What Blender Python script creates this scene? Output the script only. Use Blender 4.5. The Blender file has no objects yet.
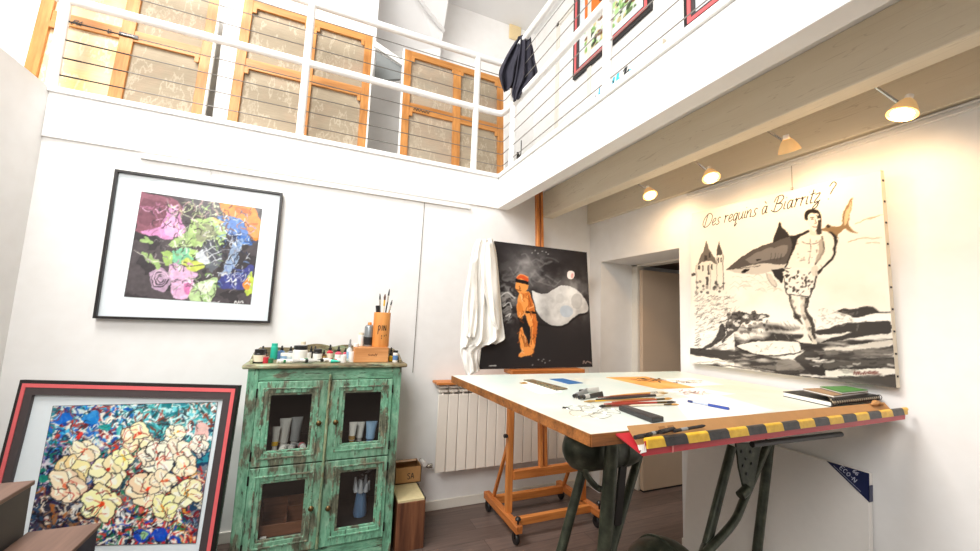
import bpy, bmesh, math, random
import numpy as np
from mathutils import Vector, Matrix

random.seed(7)
RNG = np.random.RandomState(11)
scene = bpy.context.scene
COL = scene.collection
PI = math.pi

# ------------------------------------------------------------------ camera
W_PX, H_PX = 980, 551
F_PX = 389.84
YAW, PITCH, ROLL = map(math.radians, (22.98, 6.317, 2.263))
EYE = Vector((0, 0, 1.45))
_fwd = Vector((math.cos(PITCH) * math.sin(YAW), math.cos(PITCH) * math.cos(YAW), math.sin(PITCH)))
_r = Vector((math.cos(YAW), -math.sin(YAW), 0))
_u = _r.cross(_fwd)
CR = math.cos(ROLL) * _r + math.sin(ROLL) * _u
CU = -math.sin(ROLL) * _r + math.cos(ROLL) * _u
cam_data = bpy.data.cameras.new('camera')
cam_data.sensor_width = 36
cam_data.lens = F_PX * 36 / W_PX
cam_data.clip_start = 0.02
cam = bpy.data.objects.new('camera', cam_data)
m = Matrix((CR, CU, -_fwd)).transposed().to_4x4()
m.translation = EYE
cam.matrix_world = m
COL.objects.link(cam)
scene.camera = cam


def ray(px, py):
    return _fwd + CR * ((px - W_PX / 2) / F_PX) - CU * ((py - H_PX / 2) / F_PX)


def on_y(px, py, y):
    d = ray(px, py)
    return EYE + d * (y / d.y)


def on_x(px, py, x):
    d = ray(px, py)
    return EYE + d * (x / d.x)


def on_z(px, py, z):
    d = ray(px, py)
    return EYE + d * ((z - EYE.z) / d.z)


# ------------------------------------------------------------------ materials
def lin(c):
    if isinstance(c, str):
        c = c.lstrip('#')
        c = [int(c[i:i + 2], 16) / 255 for i in (0, 2, 4)]
    return tuple(((v / 12.92) if v <= 0.04045 else ((v + 0.055) / 1.055) ** 2.4) for v in c[:3])


def rgba(c):
    return lin(c) + (1.0,)


class NT:
    def __init__(s, name):
        s.m = bpy.data.materials.new(name)
        s.m.use_nodes = True
        s.t = s.m.node_tree
        s.b = s.t.nodes['Principled BSDF']

    def n(s, typ, **kw):
        nd = s.t.nodes.new(typ)
        for k, v in kw.items():
            if k in nd.inputs:
                nd.inputs[k].default_value = v
            else:
                setattr(nd, k, v)
        return nd

    def l(s, a, b):
        s.t.links.new(a, b)

    def coords(s, scale=(1, 1, 1)):
        tc = s.n('ShaderNodeTexCoord')
        mp = s.n('ShaderNodeMapping')
        mp.inputs['Scale'].default_value = scale
        s.l(tc.outputs['Object'], mp.inputs['Vector'])
        return mp.outputs['Vector']

    def noise(s, vec, scale, detail=4, rough=.55):
        nd = s.n('ShaderNodeTexNoise')
        nd.inputs['Scale'].default_value = scale
        nd.inputs['Detail'].default_value = detail
        nd.inputs['Roughness'].default_value = rough
        s.l(vec, nd.inputs['Vector'])
        return nd.outputs['Fac']

    def ramp(s, fac, stops, interp='LINEAR'):
        nd = s.n('ShaderNodeValToRGB')
        cr = nd.color_ramp
        cr.interpolation = interp
        while len(cr.elements) < len(stops):
            cr.elements.new(.5)
        for e, (p, c) in zip(cr.elements, stops):
            e.position = p
            e.color = rgba(c) if not isinstance(c, float) else (c, c, c, 1)
        s.l(fac, nd.inputs['Fac'])
        return nd.outputs['Color']

    def mix(s, fac, a, b, mode='MIX'):
        nd = s.n('ShaderNodeMix', data_type='RGBA', blend_type=mode)
        for sock, v in ((nd.inputs[0], fac), (nd.inputs[6], a), (nd.inputs[7], b)):
            if isinstance(v, (int, float)):
                sock.default_value = v if sock.type == 'VALUE' else (v, v, v, 1)
            elif isinstance(v, (str, tuple)):
                sock.default_value = rgba(v)
            else:
                s.l(v, sock)
        return nd.outputs[2]

    def bump(s, h, strength=.3, dist=.01):
        nd = s.n('ShaderNodeBump')
        nd.inputs['Strength'].default_value = strength
        nd.inputs['Distance'].default_value = dist
        s.l(h, nd.inputs['Height'])
        s.l(nd.outputs['Normal'], s.b.inputs['Normal'])

    def base(s, v):
        if isinstance(v, (str, tuple)):
            s.b.inputs['Base Color'].default_value = rgba(v)
        else:
            s.l(v, s.b.inputs['Base Color'])


MATS = {}


def plain(name, col, rough=.5, metal=0., var=.06, scale=30, bump=0., coat=0.):
    if name in MATS:
        return MATS[name]
    t = NT(name)
    v = t.coords()
    nz = t.noise(v, scale)
    c = lin(col)
    d = tuple(max(0, min(1, x * (1 - var * 2))) for x in c)
    e = tuple(max(0, min(1, x * (1 + var))) for x in c)
    mx = t.mix(nz, 0.0, 0.0)
    nd = mx.node
    nd.inputs[6].default_value = d + (1,)
    nd.inputs[7].default_value = e + (1,)
    t.base(mx)
    t.b.inputs['Roughness'].default_value = rough
    t.b.inputs['Metallic'].default_value = metal
    if coat:
        t.b.inputs['Coat Weight'].default_value = coat
    if bump:
        t.bump(nz, bump, .004)
    MATS[name] = t.m
    return t.m


def wood(name, light, dark, axis='z', rough=.5, fine=60, bump=.15):
    if name in MATS:
        return MATS[name]
    t = NT(name)
    sc = {'x': (.08, 1, 1), 'y': (1, .08, 1), 'z': (1, 1, .08)}[axis]
    v = t.coords(sc)
    nz = t.noise(v, fine, 5, .6)
    n2 = t.noise(v, fine * .2, 3)
    add = t.n('ShaderNodeMath', operation='ADD')
    t.l(nz, add.inputs[0]); t.l(n2, add.inputs[1])
    hf = t.n('ShaderNodeMath', operation='MULTIPLY')
    t.l(add.outputs[0], hf.inputs[0]); hf.inputs[1].default_value = .5
    c = t.ramp(hf.outputs[0], [(.35, dark), (.62, light)])
    t.base(c)
    t.b.inputs['Roughness'].default_value = rough
    t.bump(nz, bump, .003)
    MATS[name] = t.m
    return t.m


def wall_mat():
    t = NT('wall_paint')
    v = t.coords()
    nz = t.noise(v, 9, 5)
    t.base(t.ramp(nz, [(.2, '#efedea'), (.8, '#f6f5f3')]))
    t.b.inputs['Roughness'].default_value = .7
    t.bump(t.noise(v, 45, 4), .06, .004)
    return t.m


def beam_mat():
    t = NT('beam_warm_lit')
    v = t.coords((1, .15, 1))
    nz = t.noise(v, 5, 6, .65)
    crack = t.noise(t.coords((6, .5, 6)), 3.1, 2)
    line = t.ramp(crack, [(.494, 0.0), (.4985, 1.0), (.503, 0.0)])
    base = t.ramp(nz, [(.25, '#dccfb6'), (.7, '#e9dfca')])  # white beams, with the warm lamp light mixed into the colour as cream
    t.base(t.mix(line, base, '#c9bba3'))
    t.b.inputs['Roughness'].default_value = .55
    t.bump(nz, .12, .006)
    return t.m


def floor_mat():
    t = NT('floor_vinyl')
    v = t.coords()
    br = t.n('ShaderNodeTexBrick', offset=.37)
    br.inputs['Scale'].default_value = 1
    br.inputs['Brick Width'].default_value = 1.1
    br.inputs['Row Height'].default_value = .14
    br.inputs['Mortar Size'].default_value = .0015
    br.inputs['Color1'].default_value = rgba('#6f625c')
    br.inputs['Color2'].default_value = rgba('#85766f')
    br.inputs['Mortar'].default_value = rgba('#453b37')
    t.l(v, br.inputs['Vector'])
    g = t.noise(t.coords((1.2, 14, 1)), 4, 5, .6)
    t.base(t.mix(.6, br.outputs['Color'], t.ramp(g, [(.3, '#4d423e'), (.7, '#a8958b')]), 'OVERLAY'))
    t.b.inputs['Roughness'].default_value = .42
    t.bump(g, .06, .003)
    return t.m


def distressed(name, c1='#86a78e', c2='#78bb98', worn='#70735f', dark='#3a3d30', amount=.5, axis='z'):
    t = NT(name)
    sc = {'x': (.3, 1, 1), 'z': (1, 1, .3), 'n': (1, 1, 1)}[axis]
    v = t.coords(sc)
    a = t.noise(v, 14, 6, .7)
    b = t.noise(v, 38, 6, .72)
    c = t.noise(t.coords(), 5, 3)
    paint = t.mix(t.ramp(t.noise(t.coords(), 2.6, 3), [(.35, 0.0), (.65, 1.0)]), t.ramp(b, [(.3, '#527a64'), (.45, '#6d957a'), (.58, c1), (.72, '#a9cbae')]), t.ramp(b, [(.3, '#5a806a'), (.5, c2), (.7, '#a6d6b8')]))
    bare = t.ramp(b, [(.32, dark), (.55, worn), (.72, '#9c9073')])
    add = t.n('ShaderNodeMath', operation='MULTIPLY_ADD')
    t.l(c, add.inputs[0]); add.inputs[1].default_value = .7
    t.l(a, add.inputs[2])
    msk = t.ramp(add.outputs[0], [(amount + .27, 1.0), (amount + .33, 0.0)])
    col = t.mix(msk, paint, bare)
    cr = t.noise(t.coords({'x': (.12, 1, 1), 'z': (1, 1, .12), 'n': (1, 1, 1)}[axis]), 70, 4, .7)
    crk = t.ramp(cr, [(.34, 1.0), (.41, 0.0)])
    t.base(t.mix(crk, col, '#2f3026'))
    t.b.inputs['Roughness'].default_value = .55
    t.bump(b, .5, .004)
    return t.m


def olive_metal():
    t = NT('olive_metal')
    v = t.coords()
    a = t.noise(v, 22, 5, .6)
    t.base(t.ramp(a, [(.3, '#2c2f27'), (.55, '#43473a'), (.75, '#5b5f4e')]))
    t.b.inputs['Roughness'].default_value = .36
    t.b.inputs['Metallic'].default_value = .45
    t.bump(a, .08, .003)
    return t.m


def hazard_mat():
    t = NT('hazard_stripes')
    tc = t.n('ShaderNodeTexCoord')
    sp = t.n('ShaderNodeSeparateXYZ')
    t.l(tc.outputs['Object'], sp.inputs[0])
    ma = t.n('ShaderNodeMath', operation='MULTIPLY_ADD')
    t.l(sp.outputs['Z'], ma.inputs[0]); ma.inputs[1].default_value = .35
    sh = t.n('ShaderNodeMath', operation='ADD')
    t.l(sp.outputs['X'], sh.inputs[0]); sh.inputs[1].default_value = .06
    t.l(sh.outputs[0], ma.inputs[2])
    dv = t.n('ShaderNodeMath', operation='DIVIDE')
    t.l(ma.outputs[0], dv.inputs[0]); dv.inputs[1].default_value = .176
    fr = t.n('ShaderNodeMath', operation='FRACT')
    t.l(dv.outputs[0], fr.inputs[0])
    st = t.ramp(fr.outputs[0], [(0, 0.0), (.5, 1.0)], 'CONSTANT')
    nz = t.noise(t.coords(), 40, 4)
    ye = t.ramp(nz, [(.3, '#d9a520'), (.7, '#f2c53c')])
    bk = t.ramp(nz, [(.3, '#1f1c1c'), (.7, '#3c3838')])
    t.base(t.mix(st, ye, bk))
    t.b.inputs['Roughness'].default_value = .35
    return t.m


def cloth_mat(name, a, b, scale=120):
    t = NT(name)
    v = t.coords()
    nz = t.noise(v, 6, 4)
    wv = t.noise(v, scale, 2)
    t.base(t.ramp(nz, [(.3, a), (.7, b)]))
    t.b.inputs['Roughness'].default_value = .85
    t.bump(wv, .25, .002)
    return t.m


def linen_mat(name, cols):
    t = NT(name)
    v = t.coords()
    n1 = t.noise(v, 3.2, 3, .6)
    n2 = t.noise(t.coords((3, 1, 1.2)), 2.6, 4, .65)
    wv = t.noise(t.coords((1, 1, 60)), 12, 3)
    base = t.ramp(n1, [(.3, cols[0]), (.5, cols[1]), (.66, cols[2])])
    ghost = t.ramp(n2, [(.5, 0.0), (.53, .75), (.56, .05), (.62, .0), (.64, .5), (.67, 0.0)])
    c = t.mix(ghost, base, cols[3])
    t.base(t.mix(.18, c, t.ramp(wv, [(.3, '#55504a'), (.7, '#ffffff')]), 'OVERLAY'))
    t.b.inputs['Roughness'].default_value = .9
    return t.m


def glass_mat():
    t = NT('pane_glass')
    tr = t.n('ShaderNodeBsdfTransparent')
    tr.inputs[0].default_value = (.96, .97, .96, 1)
    gl = t.n('ShaderNodeBsdfGlossy')
    gl.inputs['Roughness'].default_value = .03
    ms = t.n('ShaderNodeMixShader')
    ms.inputs[0].default_value = .06
    t.l(tr.outputs[0], ms.inputs[1]); t.l(gl.outputs[0], ms.inputs[2])
    t.l(ms.outputs[0], t.t.nodes['Material Output'].inputs['Surface'])
    return t.m


def emit_mat(name, col, strength):
    t = NT(name)
    t.base(col)
    t.b.inputs['Emission Color'].default_value = rgba(col)
    t.b.inputs['Emission Strength'].default_value = strength
    return t.m


def attr_mat(name, rough=.55, coat=0.):
    t = NT(name)
    a = t.n('ShaderNodeAttribute', attribute_name='paint')
    t.base(a.outputs['Color'])
    t.b.inputs['Specular IOR Level'].default_value = .2
    t.b.inputs['Roughness'].default_value = rough
    if coat:
        t.b.inputs['Coat Weight'].default_value = coat
    t.bump(t.noise(t.coords(), 260, 2), .12, .001)
    return t.m


M_WALL = wall_mat()
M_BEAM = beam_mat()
M_FLOOR = floor_mat()
M_TRIM = plain('trim_paint', '#ece7dc', .45, var=.03)
M_DOOR = plain('door_paint', '#cfb79e', .5, var=.03, scale=8)
M_CEIL = plain('ceiling_paint', '#ecebea', .7, var=.02, scale=4)
M_GREEN = distressed('green_paint', amount=.51)
M_GREENX = distressed('green_paint_rail', amount=.50, axis='x')
M_GREENW = distressed('green_paint_worn', amount=.57, axis='n')
M_TOP = distressed('worn_top', c1='#8f8a6a', c2='#b0a27c', worn='#8a7a5a', amount=.6, axis='x')
M_BEAD = distressed('worn_bead', c1='#8c9069', c2='#b0ae82', worn='#7d7555', amount=.5)
M_INSIDE = plain('cabinet_inside', '#2b2724', .8, var=.2, scale=12)
M_IRON = plain('dark_iron', '#2a2624', .45, .6)
M_BRASS = plain('aged_brass', '#6b5736', .38, .8, var=.2)
M_OLIVE = olive_metal()
M_PINE = wood('easel_wood', '#d98a45', '#a85c22', 'z')
M_PINEX = wood('easel_wood_x', '#d98a45', '#a85c22', 'x')
M_PINEY = wood('easel_wood_y', '#d08143', '#9c5522', 'y')
M_BAR = wood('stretcher_wood', '#cf9250', '#a86a2e', 'z')
M_BARX = wood('stretcher_wood_x', '#cf9250', '#a86a2e', 'x')
M_EDGE = wood('board_edge', '#a86a34', '#5f3718', 'x', fine=140)
M_WHITE = plain('white_metal', '#f3f2ef', .35, var=.02)
M_RAD = plain('radiator_enamel', '#efe6da', .35, var=.02)
M_BLACK = plain('black_plastic', '#1c1a1a', .4, var=.1)
M_FRAMEBLK = plain('black_frame', '#211c1c', .4, var=.1)
M_RED = plain('coral_frame', '#e8696c', .4, var=.05)
M_GREYFR = plain('charcoal_frame', '#4a4142', .5, var=.08)
M_MATBOARD = plain('mat_board', '#eaf3f7', .5, var=.015, coat=.3)
M_PAPER = plain('white_paper', '#f6f4ee', .7, var=.02)
M_LINED = plain('canvas_side', '#e6dac4', .8, var=.05)
M_GLASS = glass_mat()
M_CHROME = plain('chrome', '#cfcac2', .2, 1.)
M_COAT = cloth_mat('white_cotton', '#e7e3dc', '#f5f2ec')
M_JACKET = cloth_mat('navy_cloth', '#23222e', '#34323f')
M_KRAFT = plain('kraft_card', '#b98a58', .8, var=.08)
M_CRATE = wood('crate_wood', '#8c5a3c', '#4f2d1d', 'z', fine=40)
M_PLINTH = plain('plinth_side', '#4a4745', .55, var=.1, scale=8)
M_PLINTHTOP = wood('plinth_top', '#86695a', '#664d41', 'y', fine=30)
M_INK = plain('ink', '#2a2626', .6)
M_WIRE = plain('steel_wire', '#8f8b86', .35, .8)


# ------------------------------------------------------------------ mesh builder
class MB:
    def __init__(s):
        s.v = []; s.f = []; s.smooth = []

    def add(s, vs, fs, smooth=False):
        o = len(s.v)
        s.v += [tuple(v) for v in vs]
        s.f += [tuple(i + o for i in f) for f in fs]
        s.smooth += [smooth] * len(fs)
        return s

    def box(s, x0, x1, y0, y1, z0, z1):
        vs = [(x, y, z) for z in (z0, z1) for y in (y0, y1) for x in (x0, x1)]
        return s.add(vs, [(0, 2, 3, 1), (4, 5, 7, 6), (0, 1, 5, 4), (2, 6, 7, 3), (0, 4, 6, 2), (1, 3, 7, 5)])

    def hexa(s, b, t):
        """b, t: four points each, same winding (ccw seen from outside of t)"""
        return s.add(list(b) + list(t), [(3, 2, 1, 0), (4, 5, 6, 7), (0, 1, 5, 4), (1, 2, 6, 5), (2, 3, 7, 6), (3, 0, 4, 7)])

    def bar(s, p0, p1, w, d, up=(0, 0, 1)):
        p0, p1 = Vector(p0), Vector(p1)
        a = (p1 - p0).normalized()
        u = Vector(up)
        if abs(a.dot(u)) > .95:
            u = Vector((0, 1, 0))
        sx = a.cross(u).normalized()
        sy = sx.cross(a).normalized()
        q = [(-1, -1), (1, -1), (1, 1), (-1, 1)]
        return s.hexa([p0 + sx * i * w / 2 + sy * j * d / 2 for i, j in q][::-1], [p1 + sx * i * w / 2 + sy * j * d / 2 for i, j in q][::-1])

    def tube(s, pts, r, n=10, caps=True):
        pts = [Vector(p) for p in pts]
        rs = r if isinstance(r, (list, tuple)) else [r] * len(pts)
        rings = []
        prev = None
        for i, p in enumerate(pts):
            a = (pts[min(i + 1, len(pts) - 1)] - pts[max(i - 1, 0)])
            a.normalize()
            if prev is None:
                u = a.cross(Vector((0, 0, 1)) if abs(a.z) < .9 else Vector((1, 0, 0))).normalized()
            else:
                u = (prev - a * prev.dot(a)).normalized()
            prev = u
            w = a.cross(u)
            rings.append([p + (u * math.cos(2 * PI * k / n) + w * math.sin(2 * PI * k / n)) * rs[i] for k in range(n)])
        vs = [v for ring in rings for v in ring]
        fs = []
        for i in range(len(pts) - 1):
            for k in range(n):
                k2 = (k + 1) % n
                fs.append((i * n + k, i * n + k2, (i + 1) * n + k2, (i + 1) * n + k))
        s.add(vs, fs, True)
        if caps:
            o = len(s.v) - len(vs)
            s.f.append(tuple(o + k for k in range(n))[::-1]); s.smooth.append(False)
            s.f.append(tuple(o + (len(pts) - 1) * n + k for k in range(n))); s.smooth.append(False)
        return s

    def lathe(s, c, prof, n=16, axis='z'):
        """prof: (r, h) from bottom to top"""
        c = Vector(c)
        vs = []
        for r, h in prof:
            for k in range(n):
                a = 2 * PI * k / n
                p = (r * math.cos(a), r * math.sin(a), h)
                if axis == 'x':
                    p = (h, p[0], p[1])
                elif axis == 'y':
                    p = (p[1], h, p[0])
                vs.append(c + Vector(p))
        fs = []
        for i in range(len(prof) - 1):
            for k in range(n):
                k2 = (k + 1) % n
                fs.append((i * n + k, i * n + k2, (i + 1) * n + k2, (i + 1) * n + k))
        o = len(s.v)
        s.add(vs, fs, True)
        s.f.append(tuple(o + k for k in range(n))[::-1]); s.smooth.append(False)
        s.f.append(tuple(o + (len(prof) - 1) * n + k for k in range(n))); s.smooth.append(False)
        return s

    def ring(s, x0, x1, z0, z1, ix0, ix1, iz0, iz1, y0, y1):
        o_ = [(x0, z0), (x1, z0), (x1, z1), (x0, z1)]
        i_ = [(ix0, iz0), (ix1, iz0), (ix1, iz1), (ix0, iz1)]
        vs = [(a, y, b_) for y in (y0, y1) for a, b_ in o_] + [(a, y, b_) for y in (y0, y1) for a, b_ in i_]
        fs = []
        for k in range(4):
            j = (k + 1) % 4
            fs += [(k, j, 8 + j, 8 + k), (4 + j, 4 + k, 12 + k, 12 + j), (j, k, 4 + k, 4 + j), (8 + k, 8 + j, 12 + j, 12 + k)]
        return s.add(vs, fs)

    def prism(s, pts, vec):
        pts = [Vector(p) for p in pts]
        vec = Vector(vec)
        n = len(pts)
        nor = Vector((0, 0, 0))
        for i in range(n):
            nor += pts[i].cross(pts[(i + 1) % n])
        if nor.dot(vec) < 0:
            pts = pts[::-1]
        vs = pts + [p + vec for p in pts]
        fs = [tuple(range(n))[::-1], tuple(range(n, 2 * n))]
        for i in range(n):
            j = (i + 1) % n
            fs.append((i, j, n + j, n + i))
        return s.add(vs, fs)

    def ribbon(s, pts, w, nor, lift=0.):
        pts = [Vector(p) for p in pts]
        nor = Vector(nor).normalized()
        L, Rr = [], []
        for i, p in enumerate(pts):
            a = (pts[min(i + 1, len(pts) - 1)] - pts[max(i - 1, 0)])
            if a.length < 1e-9:
                a = Vector((1, 0, 0))
            side = nor.cross(a.normalized())
            L.append(p + side * w / 2 + nor * lift); Rr.append(p - side * w / 2 + nor * lift)
        n = len(pts)
        return s.add(L + Rr, [(n + i, n + i + 1, i + 1, i) for i in range(n - 1)])

    def build(s, name, mat, parent=None, bevel=0., angle=40, sub=0):
        org = Vector((0, 0, 0))
        if parent is not None:
            org = world_loc(parent)
        me = bpy.data.meshes.new(name)
        me.from_pydata([tuple(Vector(v) - org) for v in s.v], [], s.f)
        me.update()
        me.polygons.foreach_set('use_smooth', s.smooth if not bevel else [True] * len(s.f))
        if bevel or any(s.smooth):
            me.set_sharp_from_angle(angle=math.radians(angle))
        me.materials.append(mat)
        o = bpy.data.objects.new(name, me)
        COL.objects.link(o)
        if parent is not None:
            o.parent = parent
        if bevel:
            b = o.modifiers.new('edge', 'BEVEL')
            b.width = bevel; b.segments = 2; b.limit_method = 'ANGLE'; b.angle_limit = math.radians(35)
        return o


WL = {}


def world_loc(o):
    v = Vector((0, 0, 0))
    while o is not None:
        v += Vector(o.location)
        o = o.parent
    return v


def thing(name, label, cat, loc=(0, 0, 0), group=None):
    o = bpy.data.objects.new(name, None)
    o.empty_display_size = .05
    COL.objects.link(o)
    o.location = loc
    tag(o, label, cat, group)
    return o


def tag(o, label=None, cat=None, group=None, kind=None):
    if label: o['label'] = label
    if cat: o['category'] = cat
    if group: o['group'] = group
    if kind: o['kind'] = kind
    return o


def struct(name, mb, mat, **kw):
    o = mb.build(name, mat, None, **kw)
    o['kind'] = 'structure'
    return o


def recentre(o):
    """put a single-mesh thing's origin at its base"""
    me = o.data
    co = np.empty(len(me.vertices) * 3); me.vertices.foreach_get('co', co)
    co = co.reshape(-1, 3)
    c = (co.min(0) + co.max(0)) / 2
    c[2] = co[:, 2].min()
    me.vertices.foreach_set('co', (co - c).ravel())
    o.location = Vector(c)
    return o


def single(name, mb, mat, label, cat, group=None, **kw):
    return tag(recentre(mb.build(name, mat, None, **kw)), label, cat, group)


def smooth_curve(pts, k=6):
    if len(pts) < 3:
        return [Vector(p) for p in pts]
    P = [Vector(p) for p in pts]
    P = [P[0] * 2 - P[1]] + P + [P[-1] * 2 - P[-2]]
    out = []
    for i in range(1, len(P) - 2):
        a, b, c, d = P[i - 1:i + 3]
        for j in range(k):
            t = j / k
            out.append(.5 * ((2 * b) + (c - a) * t + (2 * a - 5 * b + 4 * c - d) * t * t + (3 * b - a - 3 * c + d) * t ** 3))
    out.append(P[-2])
    return out


# ------------------------------------------------------------------ lettering
SCRIPT = {
    'D': (1.5, [[(.5, 1.75), (.4, 1.0), (.3, .15), (.15, .0)], [(.1, .1), (-.1, .6), (.1, 1.4), (.7, 1.9), (1.3, 1.5), (1.3, .7), (.9, .1), (.4, -.05), (.1, .1)]]),
    'e': (.72, [[(0, .4), (.35, .5), (.55, .78), (.4, 1), (.15, .8), (.08, .35), (.28, 0), (.68, .25)]]),
    's': (.7, [[(0, .05), (.28, 0), (.48, .25), (.25, .55), (.22, .8), (.42, 1), (.6, .85)]]),
    'r': (.65, [[(0, .85), (.14, 1), (.1, 0)], [(.12, .55), (.32, .95), (.58, .9)]]),
    'q': (.82, [[(.55, .85), (.3, 1), (.05, .6), (.15, .05), (.4, .15), (.58, .9)], [(.6, 1), (.52, 0), (.45, -.8), (.75, -.4)]]),
    'u': (.82, [[(0, 1), (0, .3), (.2, 0), (.48, .35), (.56, 1)], [(.56, 1), (.54, .15), (.75, .1)]]),
    'i': (.38, [[(.08, 1), (.05, .15), (.28, .08)], [(.12, 1.38), (.14, 1.46)]]),
    'n': (.78, [[(0, 1), (0, 0)], [(0, .5), (.3, 1), (.5, .8), (.5, .1), (.7, .1)]]),
    'a': (.86, [[(.55, .85), (.3, 1), (.05, .6), (.15, .05), (.4, .15), (.58, .9)], [(.6, 1), (.56, .15), (.8, .1)]]),
    '`': (0, [[(-.72, 1.65), (-.45, 1.3)]]),
    'B': (1.35, [[(.45, 1.75), (.3, .8), (.2, 0)], [(0, 1.2), (.2, 1.75), (.8, 1.9), (1.1, 1.5), (.8, 1.05), (.4, .95)], [(.4, .95), (1.0, .85), (1.1, .4), (.7, 0), (.2, 0), (-.2, .3)]]),
    't': (.5, [[(.22, 1.6), (.14, .6), (.14, .1), (.38, .1)], [(-.05, 1.08), (.48, 1.15)]]),
    'z': (.75, [[(0, .95), (.5, 1), (.05, .05), (.5, .1), (.45, -.5), (.1, -.7), (.1, -.4), (.65, .2)]]),
    '?': (.75, [[(0, 1.5), (.3, 1.9), (.65, 1.6), (.45, 1.1), (.28, .6)], [(.2, .05), (.22, .14)]]),
    ' ': (.55, []),
}
BLOCK = {
    'P': (.7, [[(0, 0), (0, 1)], [(0, 1), (.5, .95), (.5, .55), (0, .5)]]),
    'p': (.7, [[(.05, .9), (0, -.7)], [(0, .7), (.3, .95), (.5, .6), (.3, .1), (0, .2)]]),
    'I': (.25, [[(.08, 0), (.08, 1)]]),
    'N': (.75, [[(0, 0), (0, 1), (.5, 0), (.5, 1)]]),
    'A': (.75, [[(0, 0), (.27, 1), (.55, 0)], [(.1, .38), (.45, .38)]]),
    'S': (.7, [[(.5, .9), (.2, 1), (.02, .75), (.45, .35), (.3, 0), (0, .1)]]),
    'E': (.6, [[(.45, 1), (0, 1), (0, 0), (.45, 0)], [(0, .52), (.38, .52)]]),
    'C': (.7, [[(.5, .85), (.2, 1), (0, .5), (.2, 0), (.5, .15)]]),
    'O': (.75, [[(.27, 1), (0, .5), (.27, 0), (.54, .5), (.27, 1)]]),
    '-': (.5, [[(.05, .5), (.35, .5)]]),
    '6': (.65, [[(.45, .95), (.1, .7), (.05, .2), (.3, 0), (.5, .3), (.25, .5), (.05, .3)]]),
    'R': (.7, [[(0, 0), (0, 1)], [(0, 1), (.5, .9), (.45, .55), (0, .5), (.5, 0)]]),
    'K': (.7, [[(0, 0), (0, 1)], [(.5, 1), (0, .45), (.5, 0)]]),
    'D': (.7, [[(0, 0), (0, 1), (.45, .8), (.5, .3), (0, 0)]]),
    '.': (.3, [[(.05, 0), (.1, .06)]]),
    ' ': (.5, []),
}


def write(mb, text, origin, ux, uy, size, nor, width, font=BLOCK, slant=0., lift=.0008, fit=None, smooth=True):
    origin, ux, uy = Vector(origin), Vector(ux).normalized(), Vector(uy).normalized()
    tot = sum(font[c][0] for c in text)
    kx = (fit / (tot * size)) if fit else 1.
    x = 0
    for ch in text:
        wdt, strokes = font[ch]
        for st in strokes:
            pts = [Vector((x + a + slant * b, b, 0)) for a, b in st]
            if smooth:
                pts = smooth_curve(pts, 5)
            mb.ribbon([origin + ux * p.x * size * kx + uy * p.y * size for p in pts], width, nor, lift)
        x += wdt


def scribble(mb, origin, ux, uy, length, h, nor, width, n=9, seed=1, lift=.0008):
    r = random.Random(seed)
    origin, ux, uy = Vector(origin), Vector(ux).normalized(), Vector(uy).normalized()
    pts = []
    for i in range(n * 2):
        pts.append(Vector((i / (n * 2) * length + r.uniform(-.1, .1) * length / n, (h if i % 2 else 0) * r.uniform(.5, 1.1), 0)))
    mb.ribbon([origin + ux * p.x + uy * p.y for p in smooth_curve(pts, 4)], width, nor, lift)


# ------------------------------------------------------------------ paintings as painted grids
def homography(src):
    dst = [(0, 0), (1, 0), (1, 1), (0, 1)]      # TL TR BR BL, v down
    A, b = [], []
    for (x, y), (u, v) in zip(src, dst):
        A.append([x, y, 1, 0, 0, 0, -u * x, -u * y]); b.append(u)
        A.append([0, 0, 0, x, y, 1, -v * x, -v * y]); b.append(v)
    h = np.linalg.solve(np.array(A, float), np.array(b, float))
    return np.append(h, 1).reshape(3, 3)


def vnoise(h, w, cells, seed, octaves=3, aspect=1.):
    r = np.random.RandomState(seed)
    out = np.zeros((h, w)); amp = 1.; tot = 0
    for o in range(octaves):
        cy = max(2, int(cells * 2 ** o)); cx = max(2, int(cells * aspect * 2 ** o))
        g = r.rand(cy + 2, cx + 2)
        yy = np.linspace(0, cy, h); xx = np.linspace(0, cx, w)
        yi = yy.astype(int).clip(0, cy); xi = xx.astype(int).clip(0, cx)
        fy = (yy - yi)[:, None]; fx = (xx - xi)[None, :]
        fy = fy * fy * (3 - 2 * fy); fx = fx * fx * (3 - 2 * fx)
        a = g[yi][:, xi]; b = g[yi][:, xi + 1]; c = g[yi + 1][:, xi]; d = g[yi + 1][:, xi + 1]
        out += amp * ((a * (1 - fx) + b * fx) * (1 - fy) + (c * (1 - fx) + d * fx) * fy)
        tot += amp; amp *= .55
    return out / tot


def C3(c):
    if isinstance(c, str):
        c = c.lstrip('#')
        return np.array([int(c[i:i + 2], 16) / 255 for i in (0, 2, 4)])
    return np.array(c, float)


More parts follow.
